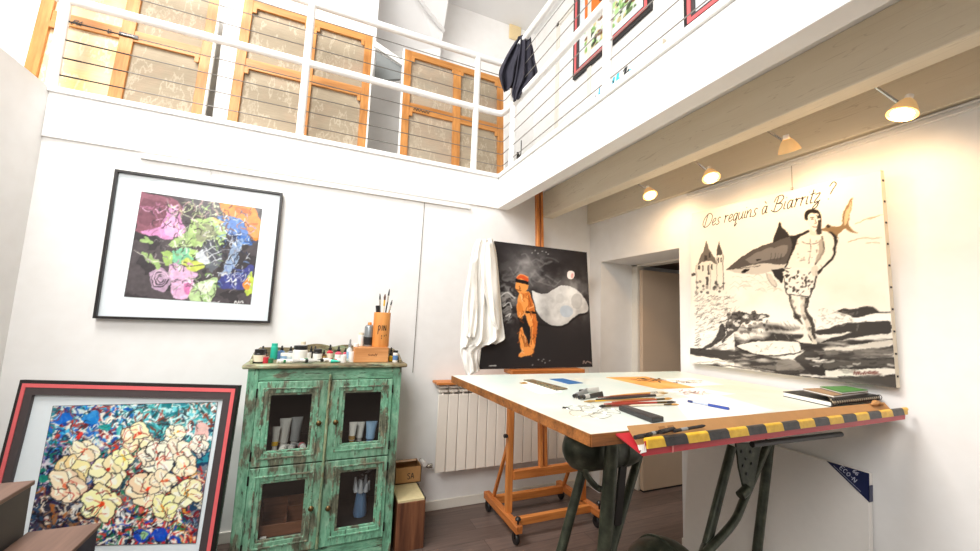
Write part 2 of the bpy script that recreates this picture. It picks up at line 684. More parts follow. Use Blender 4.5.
class Paint:
    SS = 2

    def __init__(s, w, h, corners, bg='#ffffff'):
        s.w, s.h = w, h
        s.W, s.H = w * s.SS, h * s.SS
        s.img = np.ones((s.H, s.W, 3)) * C3(bg)
        s.Hm = homography(corners)
        (ax, ay), (bx, by), (cx, cy), _ = corners
        s.k = s.W / (.5 * (math.hypot(bx - ax, by - ay) + math.hypot(corners[3][0] - cx, corners[3][1] - cy)))
        s.o = (0, 0, 1.)

    def zoom(s, ox, oy, k):
        s.o = (ox, oy, k)
        return s

    def map(s, pts):
        ox, oy, k = s.o
        p = np.array([(ox + x / k, oy + y / k, 1) for x, y in pts]).T
        q = s.Hm @ p
        return np.stack([q[0] / q[2] * s.W, q[1] / q[2] * s.H], 1)

    def blend(s, y0, y1, x0, x1, mask, col, alpha):
        a = (mask * alpha)[..., None]
        s.img[y0:y1, x0:x1] = s.img[y0:y1, x0:x1] * (1 - a) + C3(col) * a

    def poly(s, pts, col, alpha=1., curve=False, tex=None, raw=False):
        p = np.array(pts, float) if raw else s.map(pts)
        if curve:
            v = smooth_curve([Vector((a, b, 0)) for a, b in p] + [Vector((p[0][0], p[0][1], 0))], 4)
            p = np.array([(q.x, q.y) for q in v])
        x0 = max(0, int(p[:, 0].min())); x1 = min(s.W, int(p[:, 0].max()) + 2)
        y0 = max(0, int(p[:, 1].min())); y1 = min(s.H, int(p[:, 1].max()) + 2)
        if x1 <= x0 or y1 <= y0:
            return
        X, Y = np.meshgrid(np.arange(x0, x1) + .5, np.arange(y0, y1) + .5)
        ins = np.zeros(X.shape, bool)
        for i in range(len(p)):
            ax, ay = p[i]; bx, by = p[(i + 1) % len(p)]
            if ay == by:
                continue
            c = ((ay > Y) != (by > Y)) & (X < (bx - ax) * (Y - ay) / (by - ay) + ax)
            ins ^= c
        mk = ins.astype(float)
        if tex is not None:
            mk = mk * tex[y0:y1, x0:x1]
        s.blend(y0, y1, x0, x1, mk, col, alpha)

    def stroke(s, pts, width, col, alpha=1., curve=True, raw=False):
        """width in photo pixels (or raster px when raw)"""
        p = np.array(pts, float) if raw else s.map(pts)
        if curve and len(p) > 2:
            v = smooth_curve([Vector((a, b, 0)) for a, b in p], 4)
            p = np.array([(q.x, q.y) for q in v])
        hw = (width if raw else width * s.k) / 2
        x0 = max(0, int(p[:, 0].min() - hw - 2)); x1 = min(s.W, int(p[:, 0].max() + hw + 3))
        y0 = max(0, int(p[:, 1].min() - hw - 2)); y1 = min(s.H, int(p[:, 1].max() + hw + 3))
        if x1 <= x0 or y1 <= y0:
            return
        X, Y = np.meshgrid(np.arange(x0, x1) + .5, np.arange(y0, y1) + .5)
        D = np.full(X.shape, 1e9)
        for i in range(len(p) - 1):
            ax, ay = p[i]; dx, dy = p[i + 1] - p[i]
            L = dx * dx + dy * dy + 1e-9
            t = (((X - ax) * dx + (Y - ay) * dy) / L).clip(0, 1)
            D = np.minimum(D, np.hypot(X - ax - t * dx, Y - ay - t * dy))
        s.blend(y0, y1, x0, x1, (hw - D + .5).clip(0, 1), col, alpha)

    def ellipse(s, cx, cy, rx, ry, col, alpha=1., rot=0., n=22, **kw):
        c, sn = math.cos(rot), math.sin(rot)
        s.poly([(cx + rx * math.cos(t) * c - ry * math.sin(t) * sn, cy + rx * math.cos(t) * sn + ry * math.sin(t) * c)
                for t in [2 * PI * i / n for i in range(n)]], col, alpha, **kw)

    def field(s, mask, col, alpha=1.):
        s.blend(0, s.H, 0, s.W, mask, col, alpha)

    def warp(s, amp, cells, seed):
        ys, xs = np.meshgrid(np.arange(s.H), np.arange(s.W), indexing='ij')
        dx = (vnoise(s.H, s.W, cells, seed, 3) - .5) * 2 * amp
        dy = (vnoise(s.H, s.W, cells, seed + 1, 3) - .5) * 2 * amp
        s.img = s.img[(ys + dy).round().astype(int).clip(0, s.H - 1), (xs + dx).round().astype(int).clip(0, s.W - 1)]

    def contrast(s, k, mid=.5, gain=1.):
        s.img = ((s.img - mid) * k + mid).clip(0, 1) * gain

    def uvgrid(s):
        v, u = np.meshgrid(np.linspace(0, 1, s.H), np.linspace(0, 1, s.W), indexing='ij')
        return u, v

    def mesh(s, name, quad, mat, parent, lift=.001):
        """quad: TL TR BR BL in the world"""
        im = s.img.reshape(s.h, s.SS, s.w, s.SS, 3).mean((1, 3)).clip(0, 1)
        ln = np.where(im <= .04045, im / 12.92, ((im + .055) / 1.055) ** 2.4)
        org = np.array(world_loc(parent))
        TL, TR, BR, BL = [np.array(q, float) for q in quad]
        nor = np.cross(TR - TL, TL - BL); nor /= np.linalg.norm(nor)
        v, u = np.meshgrid(np.linspace(0, 1, s.h), np.linspace(0, 1, s.w), indexing='ij')
        u = u[..., None]; v = v[..., None]
        co = (TL * (1 - u) + TR * u) * (1 - v) + (BL * (1 - u) + BR * u) * v + nor * lift - org
        me = bpy.data.meshes.new(name)
        idx = np.arange(s.h * s.w).reshape(s.h, s.w)
        fs = np.stack([idx[1:, :-1], idx[1:, 1:], idx[:-1, 1:], idx[:-1, :-1]], -1).reshape(-1, 4)
        me.vertices.add(s.h * s.w)
        me.vertices.foreach_set('co', co.reshape(-1))
        me.loops.add(fs.size); me.loops.foreach_set('vertex_index', fs.ravel())
        me.polygons.add(len(fs))
        me.polygons.foreach_set('loop_start', np.arange(0, fs.size, 4))
        me.update(calc_edges=True)
        at = me.color_attributes.new('paint', 'FLOAT_COLOR', 'POINT')
        at.data.foreach_set('color', np.concatenate([ln, np.ones(ln.shape[:2] + (1,))], -1).ravel())
        me.materials.append(mat)
        o = bpy.data.objects.new(name, me)
        COL.objects.link(o)
        o.parent = parent
        return o


M_PAINT = attr_mat('painted_canvas', .6)
M_PRINT = attr_mat('printed_paper', .45, .3)

# ================================================================== THE SETTING
XL, XR, YB = -1.567, 2.306, 3.015
ZM = 2.67
struct('floor', MB().box(-3.2, 4.2, -2.6, 3.13, -.1, 0), M_FLOOR)
struct('wall_back', MB().box(-1.667, XR, YB, YB + .12, 0, 2.62), M_WALL)
struct('wall_left', MB().box(-1.667, XL, -1.6, YB, 0, 2.69), M_WALL)
w = MB()
w.box(XR, 2.67, -3.6, 2.0, 0, 2.62)
w.box(XR, 2.67, 2.85, YB + .12, 0, 2.62)
w.box(XR, 2.67, 2.0, 2.85, 2.005, 2.62)
struct('wall_right', w, M_WALL)
struct('wall_right_upper', MB().box(XR, XR + .12, -3.6, 4.2, ZM, 5.25), M_WALL)
fl = MB()
fl.box(-3.2, XR, 3.016, 4.3, 2.62, ZM - .006)
fl.box(1.421, XR, -3.6, 3.016, 2.62, ZM - .006)
struct('floor_mezzanine', fl, M_CEIL)
fa = MB()
fa.box(XL, 1.32, 3.0, YB, 2.395, 2.665)
fa.box(XL, 1.32, 2.985, 3.06, 2.665, 2.70)
struct('trim_mezzanine_back', fa, M_WALL, bevel=.004)
fa = MB()
fa.box(1.32, 1.42, -3.6, YB, 2.395, 2.665)
fa.box(1.305, 1.42, -3.6, 3.06, 2.665, 2.70)
struct('beam_mezzanine_edge', fa, M_WALL, bevel=.004)
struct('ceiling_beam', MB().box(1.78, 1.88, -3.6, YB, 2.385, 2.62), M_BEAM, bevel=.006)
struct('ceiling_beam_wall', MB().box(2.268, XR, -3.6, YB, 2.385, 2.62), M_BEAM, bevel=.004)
struct('baseboard_back', MB().box(XL, XR, 3.0, YB, 0, .068), M_TRIM, bevel=.003)
b = MB()
b.box(2.292, XR, -1.6, 2.0, 0, .068)
struct('baseboard_right', b, M_TRIM, bevel=.003)
struct('baseboard_left', MB().box(XL, XL + .014, -1.6, 3.0, 0, .068), M_TRIM, bevel=.003)
# picture rails
struct('trim_picture_rail_back', MB().box(-1.114, 1.066, YB - .022, YB, 2.352, 2.378), M_WHITE, bevel=.002)
struct('trim_picture_rail_right', MB().box(XR - .022, XR, -3.5, 1.92, 2.345, 2.352).box(XR - .008, XR, -3.5, 1.92, 2.352, 2.368).box(XR - .022, XR, -3.5, 1.92, 2.368, 2.375), M_WHITE, bevel=.002)
# the door in its deep opening
dr = MB()
dr.box(2.67, 2.75, 2.785, 2.86, 0, 2.02)
dr.box(2.67, 2.77, 1.94, 2.0, 0, 2.02)
dr.box(2.67, 2.77, 1.94, 2.86, 1.99, 2.05)
struct('trim_door_frame', dr, M_TRIM, bevel=.003)
d1 = MB().box(2.69, 3.46, 2.738, 2.778, .012, 1.955).build('door_1', M_DOOR, None, bevel=.003)
d1['kind'] = 'structure'
MB().box(2.69, 3.46, 2.736, 2.780, .001, .014).build('door_sweep', M_BLACK, d1)
hd = MB().lathe((3.39, 2.71, 1.0), [(.012, 0), (.012, .03)], 10, 'y')
hd.bar((3.39, 2.705, 1.0), (3.29, 2.705, 1.0), .018, .018)
hd.build('door_handle', M_CHROME, d1, bevel=.002)
struct('wall_passage', MB().box(3.7, 3.8, 1.0, 3.13, 0, 2.6).box(2.67, 3.8, 2.95, 3.05, 0, 2.6), M_WALL)
struct('ceiling_passage_beam', MB().box(2.77, 3.7, 2.2, 2.95, 2.03, 2.16), wood('dark_header', '#6a4226', '#3c2312', 'x'))
# upper storey behind the railing
wf = MB()
wf.box(1.0, XR, 4.2, 4.3, ZM, 5.25)
wf.box(-3.2, .26, 3.55, 3.65, ZM, 5.6)
struct('wall_far', wf, M_WALL)
struct('wall_far_recess', MB().box(.24, 1.0, 4.05, 4.15, ZM, 4.6), M_WALL)
sl = MB().hexa([(.26, 4.1, 4.05), (1.0, 4.1, 4.35), (1.0, 3.55, 5.5), (.26, 3.55, 5.5)],
               [(.26, 4.2, 4.1), (1.0, 4.2, 4.4), (1.0, 3.65, 5.55), (.26, 3.65, 5.55)])
struct('ceiling_slope', sl, M_CEIL)
cv = MB()
cv.tube(smooth_curve([(.30, 3.52, 5.05), (.45, 3.62, 4.88), (.7, 3.78, 4.72), (1.0, 3.95, 4.62)], 6), .02, 8)
struct('trim_arch', cv, M_CEIL)
struct('ceiling', MB().box(.9, XR + .1, 2.6, 4.3, 5.2, 5.3), M_CEIL)
ps = MB().box(-.85, -.745, 3.3, 3.38, ZM, 5.0)
struct('column_mezzanine', ps, M_WALL, bevel=.003)
tri = MB().prism([(.27, 3.5, 3.56), (.5, 3.5, 3.64), (.5, 3.5, 3.76), (.27, 3.5, 3.84)], (0, .03, 0))
struct('trim_gable_panel', tri, plain('grey_panel', '#8f9393', .6))
struct('trim_gable_bar', MB().bar((.24, 3.48, 3.89), (.52, 3.48, 3.775), .03, .05), M_WHITE)
# door surround on the upper right wall
ds = MB()
ds.box(XR - .015, XR, 3.62, 3.68, ZM, 4.97)
ds.box(XR - .015, XR, 3.02, 3.08, ZM, 4.97)
ds.box(XR - .015, XR, 3.02, 3.68, 4.91, 4.97)
struct('trim_upper_door', ds, M_TRIM, bevel=.003)

# ================================================================== RAILING
t = thing('balcony_railing', 'white tubular balcony railing with thin steel cables around the mezzanine edge', 'railing', (1.35, 3.03, 2.70))
for x in (-1.572, -.25, 1.09):
    MB().tube([(x, 3.03, 2.70), (x, 3.03, 3.75)], .027, 12).build('post', M_WHITE, t)
for y in (2.83, 1.635, .44, -.75):
    MB().tube([(1.355, y, 2.70), (1.355, y, 3.75)], .027, 12).build('post', M_WHITE, t)
for z, nm in ((3.75, 'top_rail'), (3.27, 'middle_rail')):
    corner = smooth_curve([(1.2, 3.03, z), (1.325, 3.015, z), (1.355, 2.9, z)], 6)
    MB().tube([(-1.62, 3.03, z)] + corner + [(1.355, -1.6, z)], .027, 12).build(nm, M_WHITE, t)
for i, z in enumerate((2.79, 2.90, 3.015, 3.135, 3.40, 3.52, 3.635)):
    MB().tube([(-1.57, 3.03, z), (1.345, 3.03, z), (1.355, 3.0, z), (1.355, -1.6, z)], .0032, 6).build('cable', M_WIRE, t)
for z in (2.79, 2.90, 3.015, 3.135):
    MB().tube([(-1.545, 3.03, z), (-1.46, 3.03, z)], .005, 8).tube([(-1.46, 3.03, z), (-1.24, 3.03, z)], .0042, 8).build('cable_tensioner', M_IRON, t)

# ================================================================== STRETCHED CANVASES ON THE MEZZANINE
LIN1 = linen_mat('linen_pale', ('#e6cf8a', '#e2c4a0', '#cfd0b4', '#efe0c6'))
LIN2 = linen_mat('linen_tan', ('#a3957f', '#9c8f7a', '#a8937d', '#bdb19c'))
LIN3 = linen_mat('linen_grey', ('#a09684', '#a79580', '#958b7b', '#bbad97'))


def mezz_canvas(label, x0, x1, xm, zt, zr, lin_l, lin_r, writing, tiltx=0.):
    y0 = 3.19
    t = thing('stretched_canvas', label, 'canvas', ((x0 + x1) / 2, y0, ZM), 'stretched canvases stored on the mezzanine')
    zb = ZM + .004
    dy = .10

    def P(x, z, off=0.):
        k = (z - zb) / (zt - zb)
        return Vector((x + tiltx * k, y0 + dy * k + off, z))

    def plank(nm, xa, xb, za, zc, mat, off=0., th=.022):
        MB().hexa([P(xa, za, off), P(xb, za, off), P(xb, za, off + th), P(xa, za, off + th)],
                  [P(xa, zc, off), P(xb, zc, off), P(xb, zc, off + th), P(xa, zc, off + th)]).build(nm, mat, t, bevel=.002)
    bw = .062
    plank('stretcher_bar', x0, x0 + bw, zb, zt, M_BAR)
    plank('stretcher_bar', x1 - bw, x1, zb, zt, M_BAR)
    plank('stretcher_bar', x0 + bw, x1 - bw, zb, zb + bw, M_BARX)
    plank('stretcher_bar', x0 + bw, x1 - bw, zt - bw, zt, M_BARX)
    plank('cross_bar', xm - .036, xm + .036, zb + bw, zt - bw, M_BAR, .002)
    plank('cross_bar', x0 + bw, xm - .036, zr, zr + .082, M_BARX, .004)
    plank('cross_bar', xm + .036, x1 - bw, zr, zr + .082, M_BARX, .004)
    for xa, xb, ln in ((x0 - .008, xm, lin_l), (xm, x1 + .008, lin_r)):
        plank('linen_back', xa, xb, zb, zt, ln, .0225, .006)
    for xx, zz in ((x0 + bw, zt - bw), (x1 - bw - .03, zt - bw), (xm - .055, zt - bw), (xm + .03, zt - bw), (x0 + bw, zr), (x1 - bw - .03, zr)):
        plank('corner_wedge', xx, xx + .028, zz - .045, zz, M_BAR, -.004, .01)
    for xa, xb in ((x0 - .014, x0), (x1, x1 + .014)):
        plank('canvas_edge', xa, xb, zb, zt, M_PAPER, 0, .03)
    if writing:
        wb = MB()
        nor = Vector((0, -1, .1))
        if writing == 'pa':
            write(wb, 'PA', P(x0 + .16, zr + .012, .0), (1, 0, 0), (0, .1, 1), .036, nor, .006, slant=.5, smooth=False, lift=.002)
            wb.build('pencil_marks', M_INK, t)
            wb = MB()
            write(wb, 'D', P(x0 + .345, zr + .012, .0), (1, 0, 0), (0, .1, 1), .03, nor, .006, smooth=False, lift=.002)
            wb.build('pencil_marks', M_INK, t)
            q = MB()
            q.hexa([P(x0 + .40, zr + .018, -.004), P(x0 + .50, zr + .018, -.004), P(x0 + .50, zr + .018, .004), P(x0 + .40, zr + .018, .004)],
                   [P(x0 + .40, zr + .044, -.004), P(x0 + .50, zr + .044, -.004), P(x0 + .50, zr + .044, .004), P(x0 + .40, zr + .044, .004)])
            q.build('black_label', M_BLACK, t)
            wb = MB()
            scribble(wb, P(x0 + .415, zr + .026, -.005), (1, 0, 0), (0, .1, 1), .07, .008, nor, .003, 8, 5)
            wb.build('label_writing', M_PAPER, t)
        else:
            scribble(wb, P(x0 + .10, zr + .014, .0), (1, 0, 0), (0, .1, 1), .15, .028, nor, .006, 6, 3, lift=.002)
            wb.build('pencil_marks', M_INK, t)


mezz_canvas('stretched canvas seen from behind, pale yellow left half, beside the left partition wall', -1.80, -.885, -1.36, 3.90, 3.225, LIN1, LIN2, 'pa')
mezz_canvas('tan canvas back with pine bars, its centre stile behind a white railing post', -.735, .215, -.255, 3.82, 3.235, LIN2, LIN2, '')
mezz_canvas('canvas back with dark pencilled scrawl on its cross bar, nearest the dark jacket', .492, 1.455, .985, 3.80, 3.21, LIN3, LIN2, 'scrawl')

# ================================================================== PICTURES ON THE UPPER RIGHT WALL
def moulded_frame(t, quad, widths, mats, depth, nor, names):
    """concentric frame bands; quad TL TR BR BL (outer), returns inner quad"""
    q = [Vector(v) for v in quad]
    nor = Vector(nor).normalized()
    for wd, mt, nm, dp in zip(widths, mats, names, depth):
        c = sum(q, Vector((0, 0, 0))) / 4
        ex = (q[1] - q[0]).normalized(); ey = (q[0] - q[3]).normalized()
        inn = [q[0] + ex * wd - ey * wd, q[1] - ex * wd - ey * wd, q[2] - ex * wd + ey * wd, q[3] + ex * wd + ey * wd]
        mb = MB()
        for i in range(4):
            j = (i + 1) % 4
            a, b_, c_, d_ = q[i], q[j], inn[j], inn[i]
            mb.hexa([d_, c_, b_, a], [p + nor * dp for p in (d_, c_, b_, a)])
        mb.build(nm, mt, t)
        q = inn
    return q


def upper_picture(label, y0, y1, z0, z1, style):
    x = XR - .004
    t = thing('framed_picture', label, 'picture', (x, (y0 + y1) / 2, z0), 'pictures on the upper wall')
    quad = [(x, y1, z1), (x, y0, z1), (x, y0, z0), (x, y1, z0)]
    nor = (-1, 0, 0)
    MB().box(x - .006, x, y0, y1, z0, z1).build('backing_board', M_MATBOARD, t)
    q = moulded_frame(t, quad, (.03, .03, .02), (M_FRAMEBLK, M_RED, M_GREYFR), (.03, .034, .028), nor, ('frame', 'coral_band', 'inner_band'))
    xx = x - .008
    h, wd = z1 - z0, y1 - y0
    c = [(0, 0), (1, 0), (1, 1), (0, 1)]
    p = Paint(90, 90, c, '#e9ece6')
    if style == 0:
        for i in range(130):
            a, b_ = RNG.rand(), .45 + .55 * RNG.rand()
            p.ellipse(a, b_, .02 + .03 * RNG.rand(), .02 + .05 * RNG.rand(), ['#4f6b34', '#a9dc86', '#23301c', '#7fb55c', '#d9c78f', '#6b3d24'][RNG.randint(6)], .85, RNG.rand() * 3)
        p.poly([(0, 0), (.62, 0), (.62, .45), (.3, .62), (0, .6)], '#f07a28')
        for i in range(40):
            a, b_ = .35 + .5 * RNG.rand(), .1 + .5 * RNG.rand()
            p.ellipse(a, b_, .05, .03, ['#2b241f', '#5a3020', '#8c4a24'][RNG.randint(3)], .8, RNG.rand() * 3)
        for i in range(26):
            a, b_ = RNG.rand(), .6 + .4 * RNG.rand()
            p.stroke([(a, b_), (a + .05, b_ - .05), (a + .1, b_)], .012, '#d8f0c0', .9)
    else:
        for i in range(60):
            p.ellipse(RNG.rand(), RNG.rand(), .05, .08, ['#b9433f', '#5b5f66', '#d98f8a', '#40444a'][RNG.randint(4)], .8, RNG.rand() * 3)
    m1 = .17
    ya, yb_, za, zb = y1 - m1, y0 + m1, z1 - m1, z0 + m1
    p.mesh('print', [(xx, ya, za), (xx, yb_, za), (xx, yb_, zb), (xx, ya, zb)], M_PRINT, t)
    if style == 1:
        moulded_frame(t, [(xx, ya + .02, za + .02), (xx, yb_ - .02, za + .02), (xx, yb_ - .02, zb - .02), (xx, ya + .02, zb - .02)], (.03,), (M_RED,), (.004,), nor, ('inner_border',))


upper_picture('framed orange and green print in black and coral frame on the upper right wall', 2.22, 3.30, 4.03, 5.05, 0)
upper_picture('framed print of which only the lower left corner shows, above the mezzanine beam', .90, 1.90, 3.60, 4.60, 1)

# low decorated canvas lying along the mezzanine wall
LX_ = 1.50
ya, yb_, ztop = 2.052, 1.385, 2.925
t = thing('low_canvas', 'long low canvas with blue and yellow lettering standing on the mezzanine floor', 'canvas', (LX_, (ya + yb_) / 2, ZM))
MB().box(LX_, LX_ + .03, yb_, ya, ZM - .005, ztop).build('canvas_body', M_LINED, t, bevel=.002)
p = Paint(200, 60, [(0, 0), (1, 0), (1, 1), (0, 1)], '#efeeea')
for i in range(900):
    p.ellipse(RNG.rand(), RNG.rand(), .004, .012, '#c4c2bb', .5)
for a, v0, wd_, col in ((.20, .12, .012, '#3b3f45'), (.26, .02, .022, '#2f9bb8'), (.27, .2, .03, '#2b86b0'), (.40, .16, .02, '#2b4f66'), (.455, .06, .03, '#3cb4d0'), (.51, .02, .035, '#3cc0de'), (.60, .05, .02, '#33363b'), (.655, .18, .03, '#49b7d6')):
    p.stroke([(a, v0), (a - .01, v0 + .12), (a + .015, v0 + .2), (a - .005, v0 + .34)], wd_, col, 1)
for a in (.385, .43, .535):
    p.stroke([(a, .34), (a + .035, .24)], .04, '#eab640')
p.stroke([(.395, .14), (.44, .10), (.45, .2), (.43, .3), (.395, .28), (.395, .14)], .010, '#24272b')
p.stroke([(.575, .06), (.62, .0), (.60, .2), (.64, .12), (.60, .34)], .012, '#2a2d31')
p.mesh('painted_face', [(LX_, ya, ztop), (LX_, yb_, ztop), (LX_, yb_, ZM), (LX_, ya, ZM)], M_PAINT, t)

# beige plate on the far wall, little hook on the right side of the mezzanine
c = on_y(515.2, 28, 4.19)
pl = MB().box(c.x - .085, c.x + .085, 4.175, 4.2, c.z - .17, c.z + .17).build('wall_plate', plain('beige_plate', '#e6cfa0', .4), None, bevel=.012)
tag(recentre(pl), 'small beige rounded plate fixed high on the far upper wall', 'wall plate')
k = on_x(521, 152, 1.40)
hk = MB().tube(smooth_curve([(1.40, k.y, k.z + .1), (1.40, k.y, k.z + .0), (1.40, k.y + .02, k.z - .03), (1.40, k.y + .04, k.z)], 5), .004, 6).tube([(1.40, k.y + .03, 2.70), (1.40, k.y + .03, k.z - .01)], .004, 6)
hk.tube([(1.40, k.y + .06, k.z - .06), (1.40, k.y + .06, k.z + .02)], .01, 8)
single('metal_hook', hk, M_IRON, 'thin metal hook standing on the mezzanine edge below the dark jacket', 'hook')

# ================================================================== JACKET AND COAT
def cloth(name, rows, depth_fn, mat, nu=36, folds=5, amp=.02, seed=3, thick=.006, label=None, cat=None, phase=0.):
    """rows: list of (left px, right px) outline pairs from top to bottom; depth_fn(px,py)->world point on the hanging plane"""
    rnd = random.Random(seed)
    ls = smooth_curve([(a[0], a[1], 0) for a, _ in rows], 8)
    rs = smooth_curve([(b_[0], b_[1], 0) for _, b_ in rows], 8)
    nv = len(ls)
    ph = [rnd.uniform(0, 6.28) for _ in range(6)]
    vs = []
    for j in range(nv):
        v = j / (nv - 1)
        for i in range(nu):
            u = i / (nu - 1)
            x = ls[j].x * (1 - u) + rs[j].x * u
            y = ls[j].y * (1 - u) + rs[j].y * u
            w0 = depth_fn(x, y)
            a = amp * (.35 + .65 * v)
            off = a * math.sin(u * folds * 2 * PI + ph[0] + 1.3 * math.sin(v * 3 + ph[1])) + .5 * a * math.sin(u * folds * 3.7 * PI + ph[2] + v * 4) + .3 * a * math.sin(v * 14 + u * 9 + ph[3])
            edge = min(u, 1 - u) * 2
            off += .03 * math.sqrt(max(0, edge)) * (1 if edge > 0 else 0)
            d = (EYE - w0).normalized()
            vs.append(w0 + d * off)
    fs = []
    for j in range(nv - 1):
        for i in range(nu - 1):
            fs.append((j * nu + i, (j + 1) * nu + i, (j + 1) * nu + i + 1, j * nu + i + 1))
    mb = MB().add(vs, fs, True)
    return mb


# ================================================================== FRAMED PORTRAIT ON THE BACK WALL
PX = [(119, 169), (284, 196), (269, 324), (94, 317)]
yp = YB - .006
quad = [on_y(*c_, yp) for c_ in PX]
x0 = (quad[0].x + quad[3].x) / 2; x1 = (quad[1].x + quad[2].x) / 2
z1 = (quad[0].z + quad[1].z) / 2; z0 = (quad[2].z + quad[3].z) / 2
t = thing('framed_print', 'thin black framed multicoloured face print hanging on the back wall', 'picture', ((x0 + x1) / 2, yp, z0))
MB().box(x0 + .004, x1 - .004, yp - .012, yp, z0 + .004, z1 - .004).build('mat_board', M_MATBOARD, t)
moulded_frame(t, [(x0, yp, z1), (x1, yp, z1), (x1, yp, z0), (x0, yp, z0)], (.014,), (M_FRAMEBLK,), (.032,), (0, -1, 0), ('frame',))
wr = MB()
for xx in (-.745,):
    wr.tube([(xx, yp - .004, z1), (xx, yp - .004, 2.36)], .0015, 5)
wr.build('hanging_wire', M_WIRE, t)
C1 = [(141.6, 191.4), (262.5, 208.8), (250.5, 304.6), (124, 296.6)]
p = Paint(160, 130, C1, '#4a4346')
Z = p.zoom(120, 185, 4.407)
n1 = vnoise(p.H, p.W, 7, 5, 4)
p.field((n1 > .58) * 1., '#2d292c', .8)
p.poly([(95, 30), (230, 60), (280, 120), (240, 170), (160, 215), (100, 215), (75, 190)], '#86505f', 1, True)
p.poly([(100, 60), (200, 90), (210, 150), (120, 180), (85, 150)], '#6b3f4c', .8, True)
p.poly([(215, 95), (262, 120), (285, 190), (268, 222), (190, 235), (110, 215), (100, 200), (180, 180)], '#d58cc0', 1, True)
p.poly([(230, 130), (265, 170), (268, 215), (215, 222), (200, 200)], '#eeb0dc', 1, True)
p.poly([(430, 80), (520, 92), (610, 125), (612, 235), (570, 225), (545, 170), (470, 130)], '#f0862a', 1, True)
p.poly([(500, 95), (560, 108), (580, 130), (520, 125)], '#c55e14', 1, True)
p.poly([(430, 135), (500, 140), (550, 185), (578, 250), (560, 270), (500, 230), (450, 200)], '#3f6fc0', 1, True)
p.poly([(500, 250), (545, 240), (520, 320), (470, 400), (440, 400)], '#8fa7c9', 1, True)
p.poly([(440, 400), (520, 375), (590, 350), (580, 420), (540, 455), (440, 450)], '#3b3f86', 1, True)
p.poly([(545, 420), (585, 380), (585, 470), (560, 490)], '#c4da4c', 1, True)
p.poly([(540, 430), (560, 405), (575, 430), (556, 460)], '#ee8a30', 1, True)
p.poly([(310, 150), (430, 150), (462, 230), (430, 270), (330, 270), (230, 270), (225, 240), (290, 210)], '#a9c77a', 1, True)
p.poly([(330, 170), (400, 180), (420, 240), (340, 245)], '#8a8a72', .8, True)
p.poly([(235, 285), (300, 278), (335, 300), (320, 335), (260, 350), (235, 330)], '#79c79a', 1, True)
p.poly([(300, 285), (345, 285), (340, 310), (305, 312)], '#b7e07a', 1, True)
p.poly([(180, 295), (230, 290), (232, 350), (190, 350)], '#a6c96a', 1, True)
p.poly([(220, 345), (270, 355), (340, 380), (330, 410), (330, 440), (290, 500), (235, 490), (225, 420)], '#e7b6da', 1, True)
p.poly([(285, 435), (325, 425), (315, 470), (295, 478)], '#e277b4', 1, True)
p.poly([(330, 430), (420, 410), (425, 450), (400, 510), (330, 515), (300, 505)], '#b8d596', 1, True)
p.poly([(345, 435), (410, 425), (400, 460), (360, 470)], '#e6f0d0', 1, True)
p.poly([(270, 335), (320, 325), (375, 345), (370, 365), (320, 372), (275, 352)], '#c9d65a', 1, True)
p.stroke([(280, 345), (325, 352), (370, 350)], .9, '#3b3a30')
p.poly([(360, 260), (410, 235), (440, 270), (440, 340), (400, 385), (355, 330)], '#5e636b', 1, True)
p.poly([(340, 295), (385, 280), (385, 340), (350, 340)], '#e2e8f0', .9, True)
p.ellipse(405, 285, 38, 46, '#3a3a42', .6)
for pts in ([(365, 260), (420, 330)], [(385, 250), (435, 310)], [(360, 300), (430, 270)], [(360, 325), (440, 295)], [(380, 345), (440, 320)]):
    p.stroke(pts, .8, '#e9eef4', .9)
p.poly([(130, 385), (175, 365), (215, 385), (225, 430), (190, 470), (140, 440)], '#b99ab5', 1, True)
for r_ in (38, 26, 14):
    p.stroke([(178 + r_ * math.cos(a), 415 + r_ * .9 * math.sin(a)) for a in np.linspace(0, 5, 9)], 1.2, '#3a2f38')
    p.stroke([(182 + r_ * math.cos(a), 411 + r_ * .9 * math.sin(a)) for a in np.linspace(2, 6, 9)], 1., '#ecc9e2')
for cx, cy in ((125, 245), (150, 330), (120, 320), (165, 350), (110, 250)):
    p.ellipse(cx, cy, 24, 9, '#9dbf72', .95, RNG.rand() * 2)
p.stroke([(60, 290), (130, 325), (185, 345)], .7, '#d8d4c4')
rr = np.random.RandomState(4)


def scr(x0, x1, y0, y1, cols, n, w=.8, ln=34):
    for i in range(n):
        x = rr.uniform(x0, x1); y = rr.uniform(y0, y1); a = rr.uniform(0, 6.3)
        pts = [(x, y)]
        for k in range(3):
            a += rr.uniform(-1.1, 1.1)
            pts.append((pts[-1][0] + math.cos(a) * ln / 3, pts[-1][1] + math.sin(a) * ln / 3))
        p.stroke(pts, w * rr.uniform(.6, 1.4), cols[rr.randint(len(cols))], .9)


scr(300, 450, 80, 260, ['#c4dc93', '#dfe8c0', '#4a4a40', '#8fb464'], 60)
scr(240, 440, 80, 140, ['#cdd8a0', '#b5908e', '#2f2b2d'], 36)
scr(100, 260, 90, 230, ['#3a2b33', '#efb9dd', '#a1607f'], 34)
scr(430, 570, 140, 260, ['#dce6f2', '#1f3f86', '#5d92dc', '#20263a'], 44)
scr(450, 540, 240, 400, ['#e6ecf2', '#2a2c36', '#a9b4c8'], 40)
scr(450, 580, 360, 440, ['#d8def0', '#1f2150', '#4a5bb0'], 18)
scr(230, 330, 350, 490, ['#ffffff', '#c98abb', '#4b3d46'], 18)
scr(330, 420, 400, 510, ['#2f3329', '#ffffff', '#7fae58'], 26)
scr(440, 600, 90, 220, ['#b1500f', '#ffb45c', '#5b2b10'], 16, 1.2)
scr(240, 300, 220, 285, ['#f0f2e6', '#37382f', '#a5bb82'], 26)
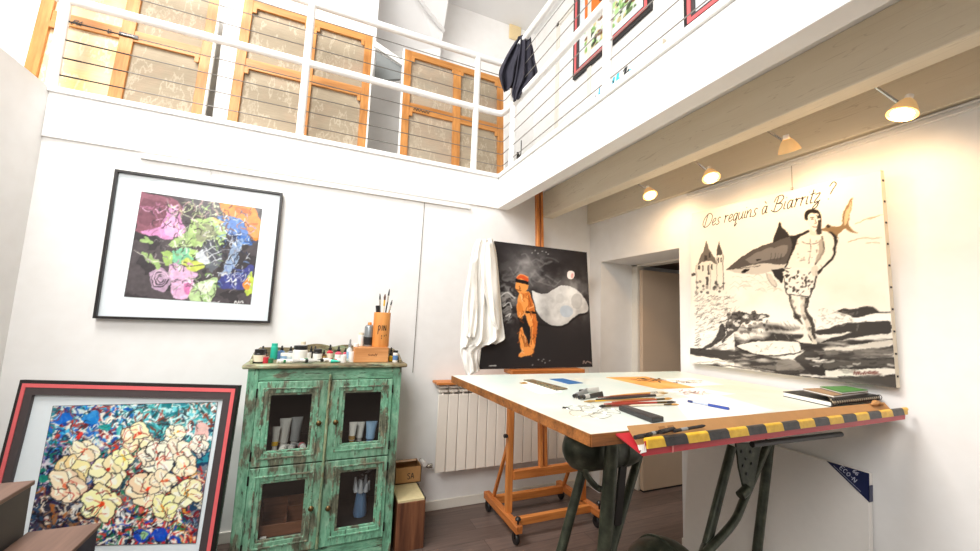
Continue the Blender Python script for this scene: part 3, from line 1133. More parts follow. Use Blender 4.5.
scr(200, 330, 90, 200, ['#f0c3e2', '#2f2429', '#c8d7a0'], 24)
p.stroke([(470, 425), (490, 408), (500, 425), (515, 412), (505, 440)], 1.2, '#eef2f8')
for i in range(3):
    p.stroke([(497 + i * 18, 520), (505 + i * 18, 508), (512 + i * 18, 520)], 1., '#f4f4f0')
scr(100, 600, 60, 500, ['#8f8588', '#3a3437', '#a79da0'], 60, .7, 26)
scr(230, 440, 150, 420, ['#eef2e0', '#2e2d2b', '#d8e6b8', '#7d9a66'], 60, .7, 22)
scr(440, 580, 130, 440, ['#f2f6fb', '#1d2544', '#6f93cf'], 46, .8, 24)
p.warp(8, 12, 51)
g_ = vnoise(p.H, p.W, 40, 52, 2)[..., None]
p.img = (p.img * (.86 + .3 * g_)).clip(0, 1) * .88 + .085
quadp = [on_y(*c_, yp - .0125) for c_ in C1]
p.mesh('print', quadp, M_PRINT, t, lift=.0012)

# ================================================================== FLORAL PRINT LEANING IN THE CORNER
yaw, lean = math.radians(-18.7), math.radians(5.0)
ex = Vector((math.cos(yaw), math.sin(yaw), 0)); bk = Vector((-math.sin(yaw), math.cos(yaw), 0))
ey = Vector((0, 0, 1)) * math.cos(lean) + bk * math.sin(lean)
nor = ex.cross(ey); nor = nor if nor.y < 0 else -nor
k_ = 2.665 / 2.65
TLc = on_y(25.5, 379.5, 2.895); TRc = on_y(243, 378, 2.545)
wd = (TRc - TLc).length
ex = (TRc - TLc).normalized(); bk = Vector((0, 0, 1)).cross(ex); ey = (Vector((0, 0, 1)) * math.cos(lean) + bk * math.sin(lean))
hh = TLc.z / math.cos(lean) - .004
BLc = TLc - ey * hh; BRc = TRc - ey * (hh + (TRc.z - TLc.z))
TRc = BRc + ey * hh
nor = ey.cross(ex).normalized()
nor = nor if nor.y < 0 else -nor
t = thing('framed_print', 'large framed floral print leaning in the corner left of the green cabinet', 'picture', tuple((BLc + BRc) / 2))
qo = [TLc, TRc, BRc, BLc]
qi = [v - nor * .018 for v in qo]
MB().hexa([v for v in (qo[3], qo[2], qo[1], qo[0])], [v + nor * .008 for v in (qo[3], qo[2], qo[1], qo[0])]).build('mat_board', M_MATBOARD, t)
moulded_frame(t, qo, (.017, .019, .038), (M_FRAMEBLK, M_RED, M_GREYFR), (.026, .028, .025), nor, ('frame', 'coral_band', 'inner_band'))


def on_plane(px, py, o, n):
    d = ray(px, py)
    return EYE + d * ((o - EYE).dot(n) / d.dot(n))


C2 = [(53.3, 406), (218, 402), (196, 543), (25.5, 547)]
q2 = [on_plane(*c_, TLc + nor * .0085, nor) for c_ in C2]
p = Paint(190, 170, C2, '#77808a')
p.zoom(25, 400, 3.65)
u, v = p.uvgrid()
na = vnoise(p.H, p.W, 10, 21, 4); nb = vnoise(p.H, p.W, 16, 22, 4); nc = vnoise(p.H, p.W, 24, 23, 3)
p.field(((na > .5)) * 1., '#2f4a66', .9)
p.field(((nb > .54) & (v < .45)) * 1., '#3f8f9c', .9)
p.field(((nc > .56) & (u > .45) & (v < .3)) * 1., '#bfe0e0', .9)
p.field(((na < .47) & (v > .5) & (u < .5)) * 1., '#2c2a38', .85)
p.field(((nb < .43)) * 1., '#e6ddd0', .8)
rr = np.random.RandomState(9)
REG = [((0, .5, 0, .35), ['#2c6fc4', '#1d4f9c', '#48b0d8', '#7a2f33', '#d7dcd6', '#1c6b78', '#b84a44', '#f0ead8']),
       ((.4, 1, 0, .3), ['#4fb0ae', '#bfe3e2', '#2f7f86', '#f4f6f0', '#8a4b3c', '#6fc7cf', '#3d4d52']),
       ((0, .35, .3, .65), ['#1e2f5c', '#3a5aa0', '#1f7a68', '#a08aa8', '#262438', '#c9c4cc']),
       ((0, .5, .6, 1), ['#25222e', '#4d4956', '#8c6f58', '#d5c9b6', '#3b2a4a', '#2f4f6a', '#a86a3a']),
       ((.35, .75, .3, .75), ['#2f4a56', '#c9483a', '#54707a', '#e7d7b2', '#8b2c30', '#3f8a6a']),
       ((.6, 1, .5, 1), ['#c93c3c', '#e06a5c', '#4a6a8c', '#f0dcb8', '#3c4a5c', '#d8a04c', '#7a2a34']),
       ((.4, .9, .75, 1), ['#2b4fb0', '#e8e2d2', '#2c2c38', '#2f7f5c', '#c94a40', '#f4efe4'])]
for (u0, u1, v0, v1), cols in REG:
    n = int(620 * (u1 - u0) * (v1 - v0) / .25)
    for i in range(n):
        x = rr.uniform(u0, u1) * p.W; y = rr.uniform(v0, v1) * p.H; a = rr.uniform(0, 6.3); L = rr.uniform(6, 22)
        a2 = a + rr.uniform(-.9, .9)
        p.stroke([(x, y), (x + math.cos(a) * L / 2, y + math.sin(a) * L / 2), (x + math.cos(a) * L / 2 + math.cos(a2) * L / 2, y + math.sin(a) * L / 2 + math.sin(a2) * L / 2)],
                 rr.uniform(1.6, 6.5), cols[rr.randint(len(cols))], .85, curve=False, raw=True)
for cx, cy, rx, ry, rot, col in ((135, 70, 32, 16, -.5, '#1f6fc8'), (240, 65, 38, 22, -.2, '#2b86c9'), (285, 105, 24, 14, .3, '#2f9c94'), (200, 130, 20, 10, -.7, '#d63a34'),
                                 (420, 495, 30, 24, 0, '#2450b8'), (490, 490, 28, 26, .3, '#2456c4'), (75, 290, 24, 14, 0, '#1f8a74'), (640, 120, 30, 40, .2, '#e9b8b0'), (430, 495, 12, 12, 0, '#a9cf8c')):
    p.ellipse(cx, cy, rx, ry, col, .85, rot)
FL = [(215, 190, 50, '#f2dfc0', '#d05a3a', 5), (405, 140, 62, '#f2e2bc', '#c84a34', 4), (170, 265, 62, '#efd9a4', '#d8932f', 5), (150, 315, 68, '#efd8bc', '#d27050', 5),
      (300, 265, 66, '#f4e8bd', '#b8402f', 5), (270, 380, 72, '#f2e7b4', '#e0542c', 5), (355, 215, 40, '#f3ecb4', '#e0b83c', 4), (540, 130, 40, '#f6edd0', '#e0b030', 5),
      (480, 215, 70, '#f6ecd4', '#c05a44', 5), (560, 195, 52, '#f3ead2', '#c7604c', 5), (440, 330, 70, '#f5ddbb', '#e0442c', 5), (500, 300, 50, '#f6e6c8', '#d86a3c', 4),
      (590, 345, 58, '#f5efc4', '#d8922f', 5), (510, 395, 52, '#f4e9b0', '#dd8a2c', 5), (585, 245, 45, '#f5e2c4', '#da4a30', 4), (630, 160, 36, '#f4ecda', '#c04440', 5)]
for cx, cy, r_, col, core, npet in FL:
    a0_ = rr.uniform(0, 6.3)
    for k in range(npet):
        a = a0_ + k * 2 * PI / npet + rr.uniform(-.25, .25)
        ox, oy = math.cos(a) * r_ * .52, math.sin(a) * r_ * .42
        tw = rr.uniform(.42, .66)
        p.ellipse(cx + ox, cy + oy, r_ * .56, r_ * tw, '#3a3432', .8, a)
        cc = C3(col) * rr.uniform(.93, 1.04)
        p.ellipse(cx + ox, cy + oy, r_ * .51, r_ * (tw - .055), tuple(cc.clip(0, 1)), .97, a)
        p.ellipse(cx + ox * 1.25, cy + oy * 1.25, r_ * .26, r_ * .16, '#fbf4e2', .7, a)
        p.stroke([(cx, cy), (cx + ox * .9, cy + oy * .9)], .6, core, .8)
        if rr.rand() < .6:
            p.stroke([(cx + ox * .4, cy + oy * .3), (cx + ox * 1.2, cy + oy * 1.1), (cx + ox * 1.6, cy + oy * 1.7)], .6, '#7a4a3a', .7)
    for k in range(3):
        p.ellipse(cx + rr.randn() * 6, cy + rr.randn() * 6, r_ * .10, r_ * .07, core, .85, rr.rand() * 3)
for i in range(170):
    x = rr.uniform(0, p.W); y = rr.uniform(0, p.H); a = rr.uniform(0, 6.3); L = rr.uniform(8, 26)
    p.stroke([(x, y), (x + math.cos(a) * L, y + math.sin(a) * L), (x + math.cos(a + .6) * L * 1.5, y + math.sin(a + .6) * L * 1.5)], rr.uniform(1., 2.2),
             ['#2b2628', '#8b2f2a', '#3a4a52', '#f4efe2', '#b23a30'][rr.randint(5)], .75, raw=True)
p.warp(9, 14, 61)
p.contrast(1.25, .5)
p.mesh('print', q2, M_PRINT, t, lift=.0015)
ln_ = MB()
for i in range(4):
    a, b_ = q2[i], q2[(i + 1) % 4]
    ln_.ribbon([a, b_], .002, nor, .002)
ln_.build('print_border', M_GREYFR, t)

# ================================================================== TWO PLINTHS, LOWER LEFT
def plinth(label, x0, x1, y0, y1, z1, side):
    t = thing('wooden_plinth', label, 'plinth', ((x0 + x1) / 2, (y0 + y1) / 2, 0), 'plinths in the lower left corner')
    MB().box(x0 + .006, x1 - .006, y0 + .006, y1 - .006, 0, z1 - .016).build('body', side, t, bevel=.002)
    MB().box(x0, x1, y0, y1, z1 - .016, z1).build('top_board', M_PLINTHTOP, t, bevel=.003)


plinth('tall dark plinth with a brown top board at the left edge', -1.35, -.902, 1.45, 2.0, .807, M_PLINTH)
plinth('lower plinth with a brown top and navy side in front of the floral print', -.899, -.698, 1.45, 1.995, .633, plain('plinth_navy', '#23283d', .5, var=.15))

# ================================================================== GREEN CABINET
CX0, CX1, CY0, CY1, CZ = -.352, .497, 2.555, 2.955, 1.145
cab = thing('green_cabinet', 'weathered green wooden cabinet with four glazed doors against the back wall', 'cabinet', ((CX0 + CX1) / 2, (CY0 + CY1) / 2, 0))
body = MB()
body.box(CX0, CX0 + .025, CY0 + .022, CY1, .05, 1.12)
body.box(CX1 - .025, CX1, CY0 + .022, CY1, .05, 1.12)
body.box(CX0 + .025, CX1 - .025, CY0 + .03, CY1, .07, .09)
# face frame
body.box(CX0, CX0 + .055, CY0, CY0 + .022, 0, 1.12)
body.box(CX1 - .052, CX1, CY0, CY0 + .022, 0, 1.12)
body.build('carcass', M_GREEN, cab, bevel=.004)
for za, zb_ in ((1.052, 1.12), (.02, .115)):
    MB().box(CX0 + .055, CX1 - .052, CY0 + .002, CY0 + .022, za, zb_).build('face_rail', M_GREENX, cab, bevel=.003)
ins = MB()
ins.box(CX0 + .025, CX1 - .025, CY1 - .012, CY1, .09, 1.12)
ins.box(CX0 + .0255, CX0 + .03, CY0 + .023, CY1 - .012, .09, 1.118)
ins.box(CX1 - .03, CX1 - .0255, CY0 + .023, CY1 - .012, .09, 1.118)
ins.box(.078, .09, CY0 + .03, CY1 - .012, .09, 1.118)
ins.build('lining', M_INSIDE, cab)
for z in (.645, .19):
    MB().box(CX0 + .03, CX1 - .03, CY0 + .03, CY1 - .012, z - .014, z).build('shelf', M_INSIDE, cab)
MB().box(CX0 + .03, CX1 - .03, CY0 + .024, CY0 + .04, .572, .598).build('shelf', M_INSIDE, cab)
tp = MB().box(CX0 - .028, CX1 + .030, CY0 - .026, CY1 + .006, CZ - .024, CZ)
tp.build('top_board', M_TOP, cab, bevel=.008)
# gallery
gl = MB()


def gallery(t_):
    # height of the back board along its width
    h = .062 + .026 * (1 - min(1, abs(t_ - .40) / .13) ** 2) + .022 * (1 - min(1, abs(t_ - .62) / .11) ** 2)
    return h


N = 48
pts = [(CX0 + (CX1 - CX0) * i / N, CY1 - .016, CZ + gallery(i / N)) for i in range(N + 1)]
gl.prism([(CX0, CY1 - .016, CZ)] + pts + [(CX1, CY1 - .016, CZ)], (0, .016, 0))
gl.build('gallery_back', M_TOP, cab)
for xa in (CX0 + .0, CX1 - .014):
    pr = [(xa, CY0 + .02, CZ), (xa, CY1 - .018, CZ), (xa, CY1 - .018, CZ + .062)]
    pr += [(xa, CY0 + .19, CZ + .058), (xa, CY0 + .11, CZ + .045), (xa, CY0 + .05, CZ + .026), (xa, CY0 + .02, CZ + .02)]
    MB().prism(pr, (.014, 0, 0)).build('gallery_side', M_TOP, cab, bevel=.002)


def cab_door(x0, x1, z0, z1, gx0, gx1, gz0, gz1, knob_x, knob_z, hinge_x):
    y1 = CY0 + .006
    y0 = CY0 - .014
    dd = MB().ring(x0, x1, z0, z1, gx0 - .012, gx1 + .012, gz0 - .012, gz1 + .012, y0, y1).build('door', M_GREEN, cab, bevel=.004)
    MB().ring(gx0 - .0135, gx1 + .0135, gz0 - .0135, gz1 + .0135, gx0, gx1, gz0, gz1, y0 + .004, y1 - .002).build('glazing_bead', M_GREENW, dd, bevel=.003)
    om = .034
    MB().ring(gx0 - om - .009, gx1 + om + .009, gz0 - om - .009, gz1 + om + .009, gx0 - om, gx1 + om, gz0 - om, gz1 + om, y0 - .005, y0 + .004).build('door_moulding', M_GREENW, dd, bevel=.002)
    MB().box(gx0 - .002, gx1 + .002, y0 + .0105, y0 + .0125, gz0 - .002, gz1 + .002).build('glass_pane', M_GLASS, dd)
    MB().lathe((knob_x, y0 + .001, knob_z), [(.007, 0), (.006, -.012), (.013, -.018), (.0155, -.026), (.011, -.033), (.004, -.036)][::-1], 14, 'y').build('knob', M_BRASS, dd)
    for zz in (z0 + .06, z1 - .06):
        MB().tube([(hinge_x, y0 - .003, zz - .024), (hinge_x, y0 - .003, zz + .024)], .0045, 8).build('hinge', M_IRON, dd)


cab_door(CX0 + .057, .070, .592, 1.05, -.225, -.016, .672, .973, .033, .813, CX0 + .056)
cab_door(.082, CX1 - .054, .592, 1.05, .168, .378, .680, .972, .124, .812, CX1 - .053)
cab_door(CX0 + .057, .070, .118, .586, -.224, -.012, .208, .500, .030, .348, CX0 + .056)
cab_door(.082, CX1 - .054, .118, .586, .175, .380, .205, .514, .120, .336, CX1 - .053)
MB().tube([(.076, CY0 - .018, .12), (.076, CY0 - .018, 1.085)], .0085, 10).build('centre_bead', M_BEAD, cab)


# ---------------------------------------------------------------- paint tubes and bottles
def paint_tube(label, base, direction, length, r, body, cap, band=None, group=None, flat=(1, 0, 0)):
    """tube standing/lying with its cap at base, crimp at the other end"""
    base = Vector(base); d = Vector(direction).normalized()
    fx = Vector(flat); fx = (fx - d * fx.dot(d)).normalized(); fy = d.cross(fx)
    t = thing('paint_tube', label, 'paint tube', tuple(base), group)

    def loft(secs, nm, mat):
        n = 16
        vs = []
        for h, a, b_ in secs:
            for k in range(n):
                th = 2 * PI * k / n
                vs.append(base + d * h + fx * a * math.cos(th) + fy * b_ * math.sin(th))
        fs = [(i * n + k, i * n + (k + 1) % n, (i + 1) * n + (k + 1) % n, (i + 1) * n + k) for i in range(len(secs) - 1) for k in range(n)]
        mb = MB().add(vs, fs, True)
        mb.f.append(tuple(range(n))[::-1]); mb.smooth.append(False)
        mb.f.append(tuple((len(secs) - 1) * n + k for k in range(n))); mb.smooth.append(False)
        mb.build(nm, mat, t)
    ch = length * .16
    loft([(0, r * .8, r * .8), (ch, r * .74, r * .74)], 'cap', cap)
    loft([(ch, r * .6, r * .6), (ch + .003, r, r), (length * .45, r, r * .9), (length * .8, r * 1.15, r * .5), (length * .95, r * 1.25, r * .12), (length, r * 1.25, r * .1)], 'body', body)
    if band:
        loft([(ch + .006, r * 1.02, r * 1.01), (ch + length * .22, r * 1.03, r * 1.0)], 'colour_band', band)
    return t


G_ = lambda n, c_, r_=.4: plain('col_' + n, c_, r_, var=.04)
WHT = G_('white', '#f1eee8'); GRY = G_('grey', '#c4c2bd'); DGR = G_('darkgrey', '#8b8d8e'); YEL = G_('yellow', '#e3b322'); REDC = G_('red', '#c93240')
BLU = G_('blue', '#5d86b8'); TAN = G_('tan', '#b18a4a'); TEAL = G_('teal', '#2fc0a4'); GRN = G_('green', '#2f7d52'); LBL = G_('paleblue', '#8fb4d6'); BLK = G_('black', '#201e1e')
PNK = G_('pink', '#d9566a'); AMB = G_('amber', '#5a3420'); CRM = G_('cream', '#e9dcc4'); NAVY = G_('navy', '#22356e'); ORA = G_('orange', '#e08a3a')
CLR = G_('clear', '#c9d6da', .15)

zs = .646
GT = 'paint tubes behind the upper cabinet doors'


def px_x(px, py, y): return on_y(px, py, y).x


paint_tube('yellow banded tube standing leftmost behind the upper left cabinet glass', (px_x(274.5, 446, 2.64), 2.64, zs), (0.02, .05, 1), .13, .017, GRY, WHT, YEL, GT)
paint_tube('pale grey tube standing next to the yellow banded tube in the cabinet', (px_x(283, 444, 2.68), 2.68, zs), (.02, .05, 1), .165, .025, GRY, WHT, None, GT)
paint_tube('darker grey tube standing right of the pale grey tube in the cabinet', (px_x(294.5, 440, 2.70), 2.70, zs), (.03, .04, 1), .165, .026, DGR, GRY, None, GT)
paint_tube('white capped tube lying before the pale grey standing tube', (px_x(281.5, 449, 2.585), 2.585, zs + .019), (.3, .9, .0), .085, .019, GRY, WHT, None, GT)
paint_tube('grey capped tube lying in the middle before the darker grey tube', (px_x(290.5, 448, 2.59), 2.59, zs + .019), (.2, .95, .0), .075, .019, DGR, GRY, None, GT)
paint_tube('lying tube with a red band beside the lower right corner of the glass', (px_x(303, 446, 2.585), 2.585, zs + .020), (-.2, .9, .0), .085, .019, DGR, WHT, REDC, GT)
paint_tube('white tube with a tan cap standing at the left behind the upper right glass', (px_x(351.5, 441, 2.64), 2.64, zs), (.03, .05, 1), .13, .019, WHT, TAN, TAN, GT)
paint_tube('short white tube between the tan capped tube and the blue tube', (px_x(359, 438, 2.69), 2.69, zs), (.05, .05, 1), .115, .021, WHT, GRY, None, GT)
paint_tube('light blue tube standing at the right behind the upper right glass', (px_x(370, 439, 2.65), 2.65, zs), (.04, .05, 1), .125, .028, LBL, BLU, None, GT)
# wooden tray and figure behind the lower doors
t = thing('wooden_tray', 'divided wooden tray lying behind the lower left cabinet door', 'tray', (-.115, 2.66, .191))
BXW = wood('tray_wood', '#8a5a40', '#5e3826', 'x')
mb = MB()
mb.box(-.235, .02, 2.60, 2.606, .191, .255); mb.box(-.235, .02, 2.80, 2.806, .191, .32)
mb.box(-.235, -.229, 2.606, 2.80, .191, .30); mb.box(.014, .02, 2.606, 2.80, .191, .30); mb.box(-.229, .014, 2.606, 2.80, .191, .197)
mb.build('tray_body', BXW, t, bevel=.001)
MB().box(-.10, -.094, 2.606, 2.80, .197, .30).box(-.094, .014, 2.70, 2.706, .197, .30).build('divider', BXW, t)
single('white_eraser', MB().box(-.215, -.185, 2.575, 2.592, .191, .205), WHT, 'small white block lying in front of the wooden tray in the cabinet', 'eraser', bevel=.002)
vx = px_x(359, 524, 2.70)
t = thing('blue_vase', 'slender pale blue vase with a jagged white rim behind the lower right door', 'vase', (vx, 2.70, .191))
BLV = plain('vase_blue', '#6f93bd', .3, var=.12, scale=20)
MB().lathe((vx, 2.70, .191), [(.038, 0), (.042, .02), (.036, .08), (.030, .13), (.033, .155)], 20).build('vase_body', BLV, t)
cw = MB()
for k in range(7):
    a = 2 * PI * k / 7
    q = Vector((vx + .036 * math.cos(a), 2.70 + .036 * math.sin(a), .191 + .15))
    cw.tube([q, q + Vector((math.cos(a) * .008, math.sin(a) * .008, .05 + .025 * (k % 2)))], [.017, .006], 8)
cw.build('jagged_rim', plain('vase_white', '#cfd3da', .4), t)
# sprig
t = thing('dried_sprig', 'pale dried leaf sprig behind the lower right cabinet glass', 'sprig', (.33, 2.75, .191))
mb = MB().tube(smooth_curve([(.34, 2.75, .191), (.335, 2.75, .33), (.325, 2.74, .49)], 5), .002, 5)
mb.build('stem', M_IRON, t)
rr = random.Random(5)
lf = MB()
for k in range(16):
    z = .30 + .2 * rr.random(); s_ = rr.choice((-1, 1))
    a = Vector((.335, 2.745, z)); b_ = a + Vector((s_ * (.02 + .03 * rr.random()), -.01, .015 * rr.uniform(-.5, 1)))
    mdl = (a + b_) / 2 + Vector((0, 0, .008)); mdl2 = (a + b_) / 2 - Vector((0, 0, .008))
    lf.prism([a, mdl, b_, mdl2], (0, .0015, 0))
lf.build('leaves', plain('dry_leaf', '#8d8f8f', .6), t)


def bottle(name, label, px, y, r, h, body, cap, lab=None, kind='jar', group='bottles and jars on the cabinet top', z=CZ + .001):
    x = px_x(px, 359, y)
    cat = {'jar': 'jar', 'dropper': 'bottle', 'tall': 'bottle', 'small': 'jar', 'spray': 'spray can'}[kind]
    t = thing(name, label, cat, (x, y, z), group)
    c = (x, y, z)
    if kind == 'jar':
        MB().lathe(c, [(r * .94, 0), (r, .004), (r, h * .68), (r * .86, h * .74)], 18).build('glass_body', body, t)
        MB().lathe(c, [(r * .9, h * .74), (r * .92, h * .745), (r * .92, h * .98), (r * .86, h)], 18).build('lid', cap, t)
        if lab:
            MB().lathe(c, [(r * 1.015, h * .12), (r * 1.015, h * .6)], 18).build('paper_label', lab, t)
    elif kind == 'dropper':
        MB().lathe(c, [(r * .94, 0), (r, .004), (r, h * .5), (r * .45, h * .6), (r * .45, h * .64)], 16).build('glass_body', body, t)
        MB().lathe(c, [(r * .52, h * .63), (r * .52, h * .78), (r * .3, h * .80), (r * .3, h * .95), (r * .16, h)], 12).build('dropper_cap', cap, t)
        if lab:
            MB().lathe(c, [(r * 1.015, h * .1), (r * 1.015, h * .42)], 16).build('paper_label', lab, t)
    elif kind == 'tall':
        MB().lathe(c, [(r * .95, 0), (r, .004), (r, h * .78), (r * .8, h * .82)], 16).build('body', body, t)
        MB().lathe(c, [(r * .86, h * .82), (r * .86, h), ], 14).build('screw_cap', cap, t)
        if lab:
            MB().lathe(c, [(r * 1.015, h * .2), (r * 1.015, h * .6)], 16).build('paper_label', lab, t)
    elif kind == 'small':
        MB().lathe(c, [(r * .95, 0), (r, .003), (r, h * .62)], 14).build('body', body, t)
        MB().lathe(c, [(r * 1.02, h * .62), (r * 1.02, h)], 14).build('lid', cap, t)
    elif kind == 'spray':
        MB().lathe(c, [(r * .97, 0), (r, .004), (r, h * .80), (r * .9, h * .84), (r * .55, h * .89)], 20).build('can_body', body, t)
        MB().lathe(c, [(r * .42, h * .89), (r * .42, h * .97), (r * .3, h)], 14).build('nozzle', cap, t)
        if lab:
            MB().lathe(c, [(r * 1.01, h * .06), (r * 1.01, h * .38)], 20).build('printed_band', lab, t)
    return t


bottle('ink_jar', 'squat white labelled black jar at the front left corner of the cabinet top', 259.4, 2.61, .030, .078, BLK, BLK, CRM, 'jar')
bottle('ink_bottle', 'black dropper bottle behind the squat white labelled jar', 262, 2.76, .018, .085, BLK, BLK, None, 'dropper')
bottle('ink_bottle', 'reddish brown dropper bottle right behind the white labelled jar', 265, 2.70, .018, .07, AMB, BLK, CRM, 'dropper')
bottle('paint_pot', 'small red paint pot beside the front left white labelled jar', 265.6, 2.60, .016, .034, REDC, REDC, None, 'small')
bottle('paint_pot', 'small dark green paint pot next to the red pot', 270.2, 2.61, .018, .026, GRN, GRN, None, 'small')
bottle('paint_bottle', 'tall teal bottle standing at the back left of the cabinet top', 273.4, 2.80, .020, .098, TEAL, TEAL, None, 'tall')
bottle('ink_jar', 'blue jar right of the tall teal bottle', 278, 2.82, .023, .05, BLU, BLU, None, 'jar')
bottle('ink_bottle', 'blue ink dropper bottle behind the blue jar', 281, 2.88, .019, .078, BLU, BLK, LBL, 'dropper')
bottle('ink_bottle', 'dark dropper bottle at the back halfway between teal bottle and big white jar', 290, 2.88, .018, .074, DGR, BLK, WHT, 'dropper')
bottle('paint_pot', 'pale pot with white lid left of the big white jar', 284.6, 2.76, .024, .042, LBL, WHT, None, 'small')
bottle('paint_pot', 'pale green pot leaning close to the big white jar', 290.4, 2.74, .022, .04, CLR, WHT, None, 'small')
bottle('ink_jar', 'big white labelled jar with a wide black lid in the row of inks', 299.8, 2.72, .042, .092, WHT, BLK, WHT, 'jar')
bottle('paint_bottle', 'small white bottle at the back behind the big white jar', 302, 2.88, .017, .105, WHT, CRM, None, 'tall')
bottle('paint_pot', 'white pot right of the big white jar', 308, 2.72, .017, .048, WHT, WHT, None, 'small')
bottle('ink_bottle', 'slim black dropper bottle behind the second white labelled jar, left one', 310.5, 2.88, .016, .076, BLK, BLK, None, 'dropper')
bottle('ink_bottle', 'slim black dropper bottle behind the second white labelled jar, right one', 314.5, 2.89, .016, .076, BLK, BLK, None, 'dropper')
bottle('ink_jar', 'second white labelled jar with black lid, left of the red ink bottles', 317.2, 2.74, .027, .07, BLK, BLK, WHT, 'jar')
bottle('ink_bottle', 'brown ink bottle between the second jar and the red ink bottles', 323.5, 2.76, .016, .062, AMB, BLK, TAN, 'dropper')
bottle('ink_bottle', 'red ink dropper bottle, the darker and farther of two', 329.4, 2.78, .020, .095, REDC, BLK, CRM, 'dropper')
bottle('ink_bottle', 'pink red ink dropper bottle, the nearer of the two red ones', 338, 2.74, .021, .088, PNK, BLK, WHT, 'dropper')
bottle('ink_bottle', 'pink dropper bottle tucked behind the clear pipette bottle', 345, 2.83, .017, .07, PNK, BLK, WHT, 'dropper')
bottle('pipette_bottle', 'clear tall bottle with a dark pipette tip left of the wooden block', 349, 2.72, .019, .135, CLR, DGR, LBL, 'dropper')
bottle('paint_pot', 'white pot with a blue label before the clear pipette bottle', 343.5, 2.60, .017, .045, WHT, WHT, None, 'small')
bottle('paint_pot', 'white pot with white lid touching the left end of the wooden block', 351.5, 2.64, .018, .062, WHT, WHT, None, 'small')
bottle('ink_bottle', 'yellow ink dropper bottle right of the wooden block', 390.5, 2.66, .015, .06, YEL, BLK, None, 'dropper')
bottle('ink_bottle', 'black dropper bottle behind the yellow ink bottle right of the wooden box', 390.8, 2.76, .014, .082, BLK, BLK, None, 'dropper')
bottle('ink_bottle', 'white bottle with blue label and black cap at the right end of the cabinet top', 395.3, 2.605, .017, .074, WHT, BLK, BLU, 'tall')
bottle('ink_bottle', 'small navy dropper bottle behind the blue labelled white bottle', 393.4, 2.70, .012, .066, NAVY, BLK, None, 'dropper')

zt = CZ + .001
for lb, px, y, dr_, L, r_, bd, cp in (
        ('white tube lying near the dark green pot on the cabinet front edge', 277.2, 2.585, (.8, .35, 0), .075, .013, WHT, WHT),
        ('white tube with pale green cap lying second along the cabinet front edge', 283.5, 2.585, (.85, .3, 0), .07, .012, WHT, GRN),
        ('grey tube lying third along the cabinet front edge', 289.5, 2.585, (.9, .3, 0), .085, .013, GRY, WHT),
        ('tube with black cap lying before the big white jar', 297.5, 2.60, (.9, .25, 0), .07, .013, WHT, BLK),
        ('silver tube with black cap lying before the white pot on the cabinet', 305.5, 2.585, (.9, .2, 0), .08, .014, GRY, BLK),
        ('dark green tube lying in front of the big white jar', 302, 2.64, (.95, .1, 0), .06, .012, GRN, BLK),
        ('white tube lying before the brown ink bottle', 321, 2.62, (.8, .5, 0), .075, .013, WHT, BLK),
        ('teal tube lying before the red ink bottles', 329, 2.59, (.8, -.1, 0), .06, .011, TEAL, WHT),
        ('white tube with a pink cap lying before the nearer red ink bottle', 335, 2.61, (.8, .3, 0), .06, .012, WHT, PNK)):
    paint_tube(lb, (px_x(px, 361, y), y, zt + r_ * .95), dr_, L, r_, bd, cp, None, 'paint tubes lying on the cabinet top', flat=(0, 0, 1) if False else (.2, -1, 0))

# wooden block with burnt mark, pencil cup, spray can
bx0, bx1 = px_x(353.7, 360, 2.60), px_x(388, 360, 2.60)
t = thing('wooden_box', 'small light wooden box on the cabinet top under the pencil cup', 'box', ((bx0 + bx1) / 2, 2.66, zt))
BOXW = wood('box_wood', '#dfa068', '#b9763c', 'x', fine=40)
MB().box(bx0, bx1, 2.60, 2.74, zt, zt + .094).build('box_body', BOXW, t, bevel=.003)
mb = MB()
scribble(mb, (bx0 + .085, 2.60, zt + .042), (1, 0, 0), (0, 0, 1), .06, .012, (0, -1, 0), .003, 6, 8)
mb.build('burnt_mark', plain('burnt', '#7a4a24', .7), t)
zb = zt + .095
cxp = px_x(380.2, 346, 2.67)
t = thing('pencil_cup', 'tall orange wooden pencil cup marked pin on the wooden box', 'pencil cup', (cxp, 2.67, zb))
CUPW = wood('cup_wood', '#eba257', '#cf7a33', 'z', fine=30)
MB().lathe((cxp, 2.67, zb), [(.053, 0), (.054, .003), (.054, .218), (.053, .222), (.045, .222), (.045, .05)], 28).build('cup_body', CUPW, t)
mb = MB()
CUPL = plain('cup_ink', '#3b2618', .6)
for ch, a0 in (('p', -.40), ('I', .02), ('N', .25)):
    for st in BLOCK[ch][1]:
        pts = smooth_curve([Vector((a, b_, 0)) for a, b_ in st], 4)
        q = []
        for v in pts:
            th = -PI / 2 + a0 + v.x * .52 - .12
            q.append(Vector((cxp + .0545 * math.cos(th), 2.67 + .0545 * math.sin(th), zb + .105 + v.y * .034)))
        for i in range(len(q) - 1):
            mdl = (q[i] + q[i + 1]) / 2 - Vector((cxp, 2.67, 0)); mdl.z = 0
            mb.ribbon([q[i], q[i + 1]], .005, mdl, .0006)
for k, zz in ((-.05, .075), (.25, .075), (.5, .08), (-.05, .06)):
    th = -PI / 2 + k
    c_ = Vector((cxp + .0545 * math.cos(th), 2.67 + .0545 * math.sin(th), zb + zz))
    n_ = Vector((math.cos(th), math.sin(th), 0))
    mb.ribbon([c_, c_ + Vector((0, 0, -.008))], .005, n_, .0006)
mb.build('cup_lettering', CUPL, t)


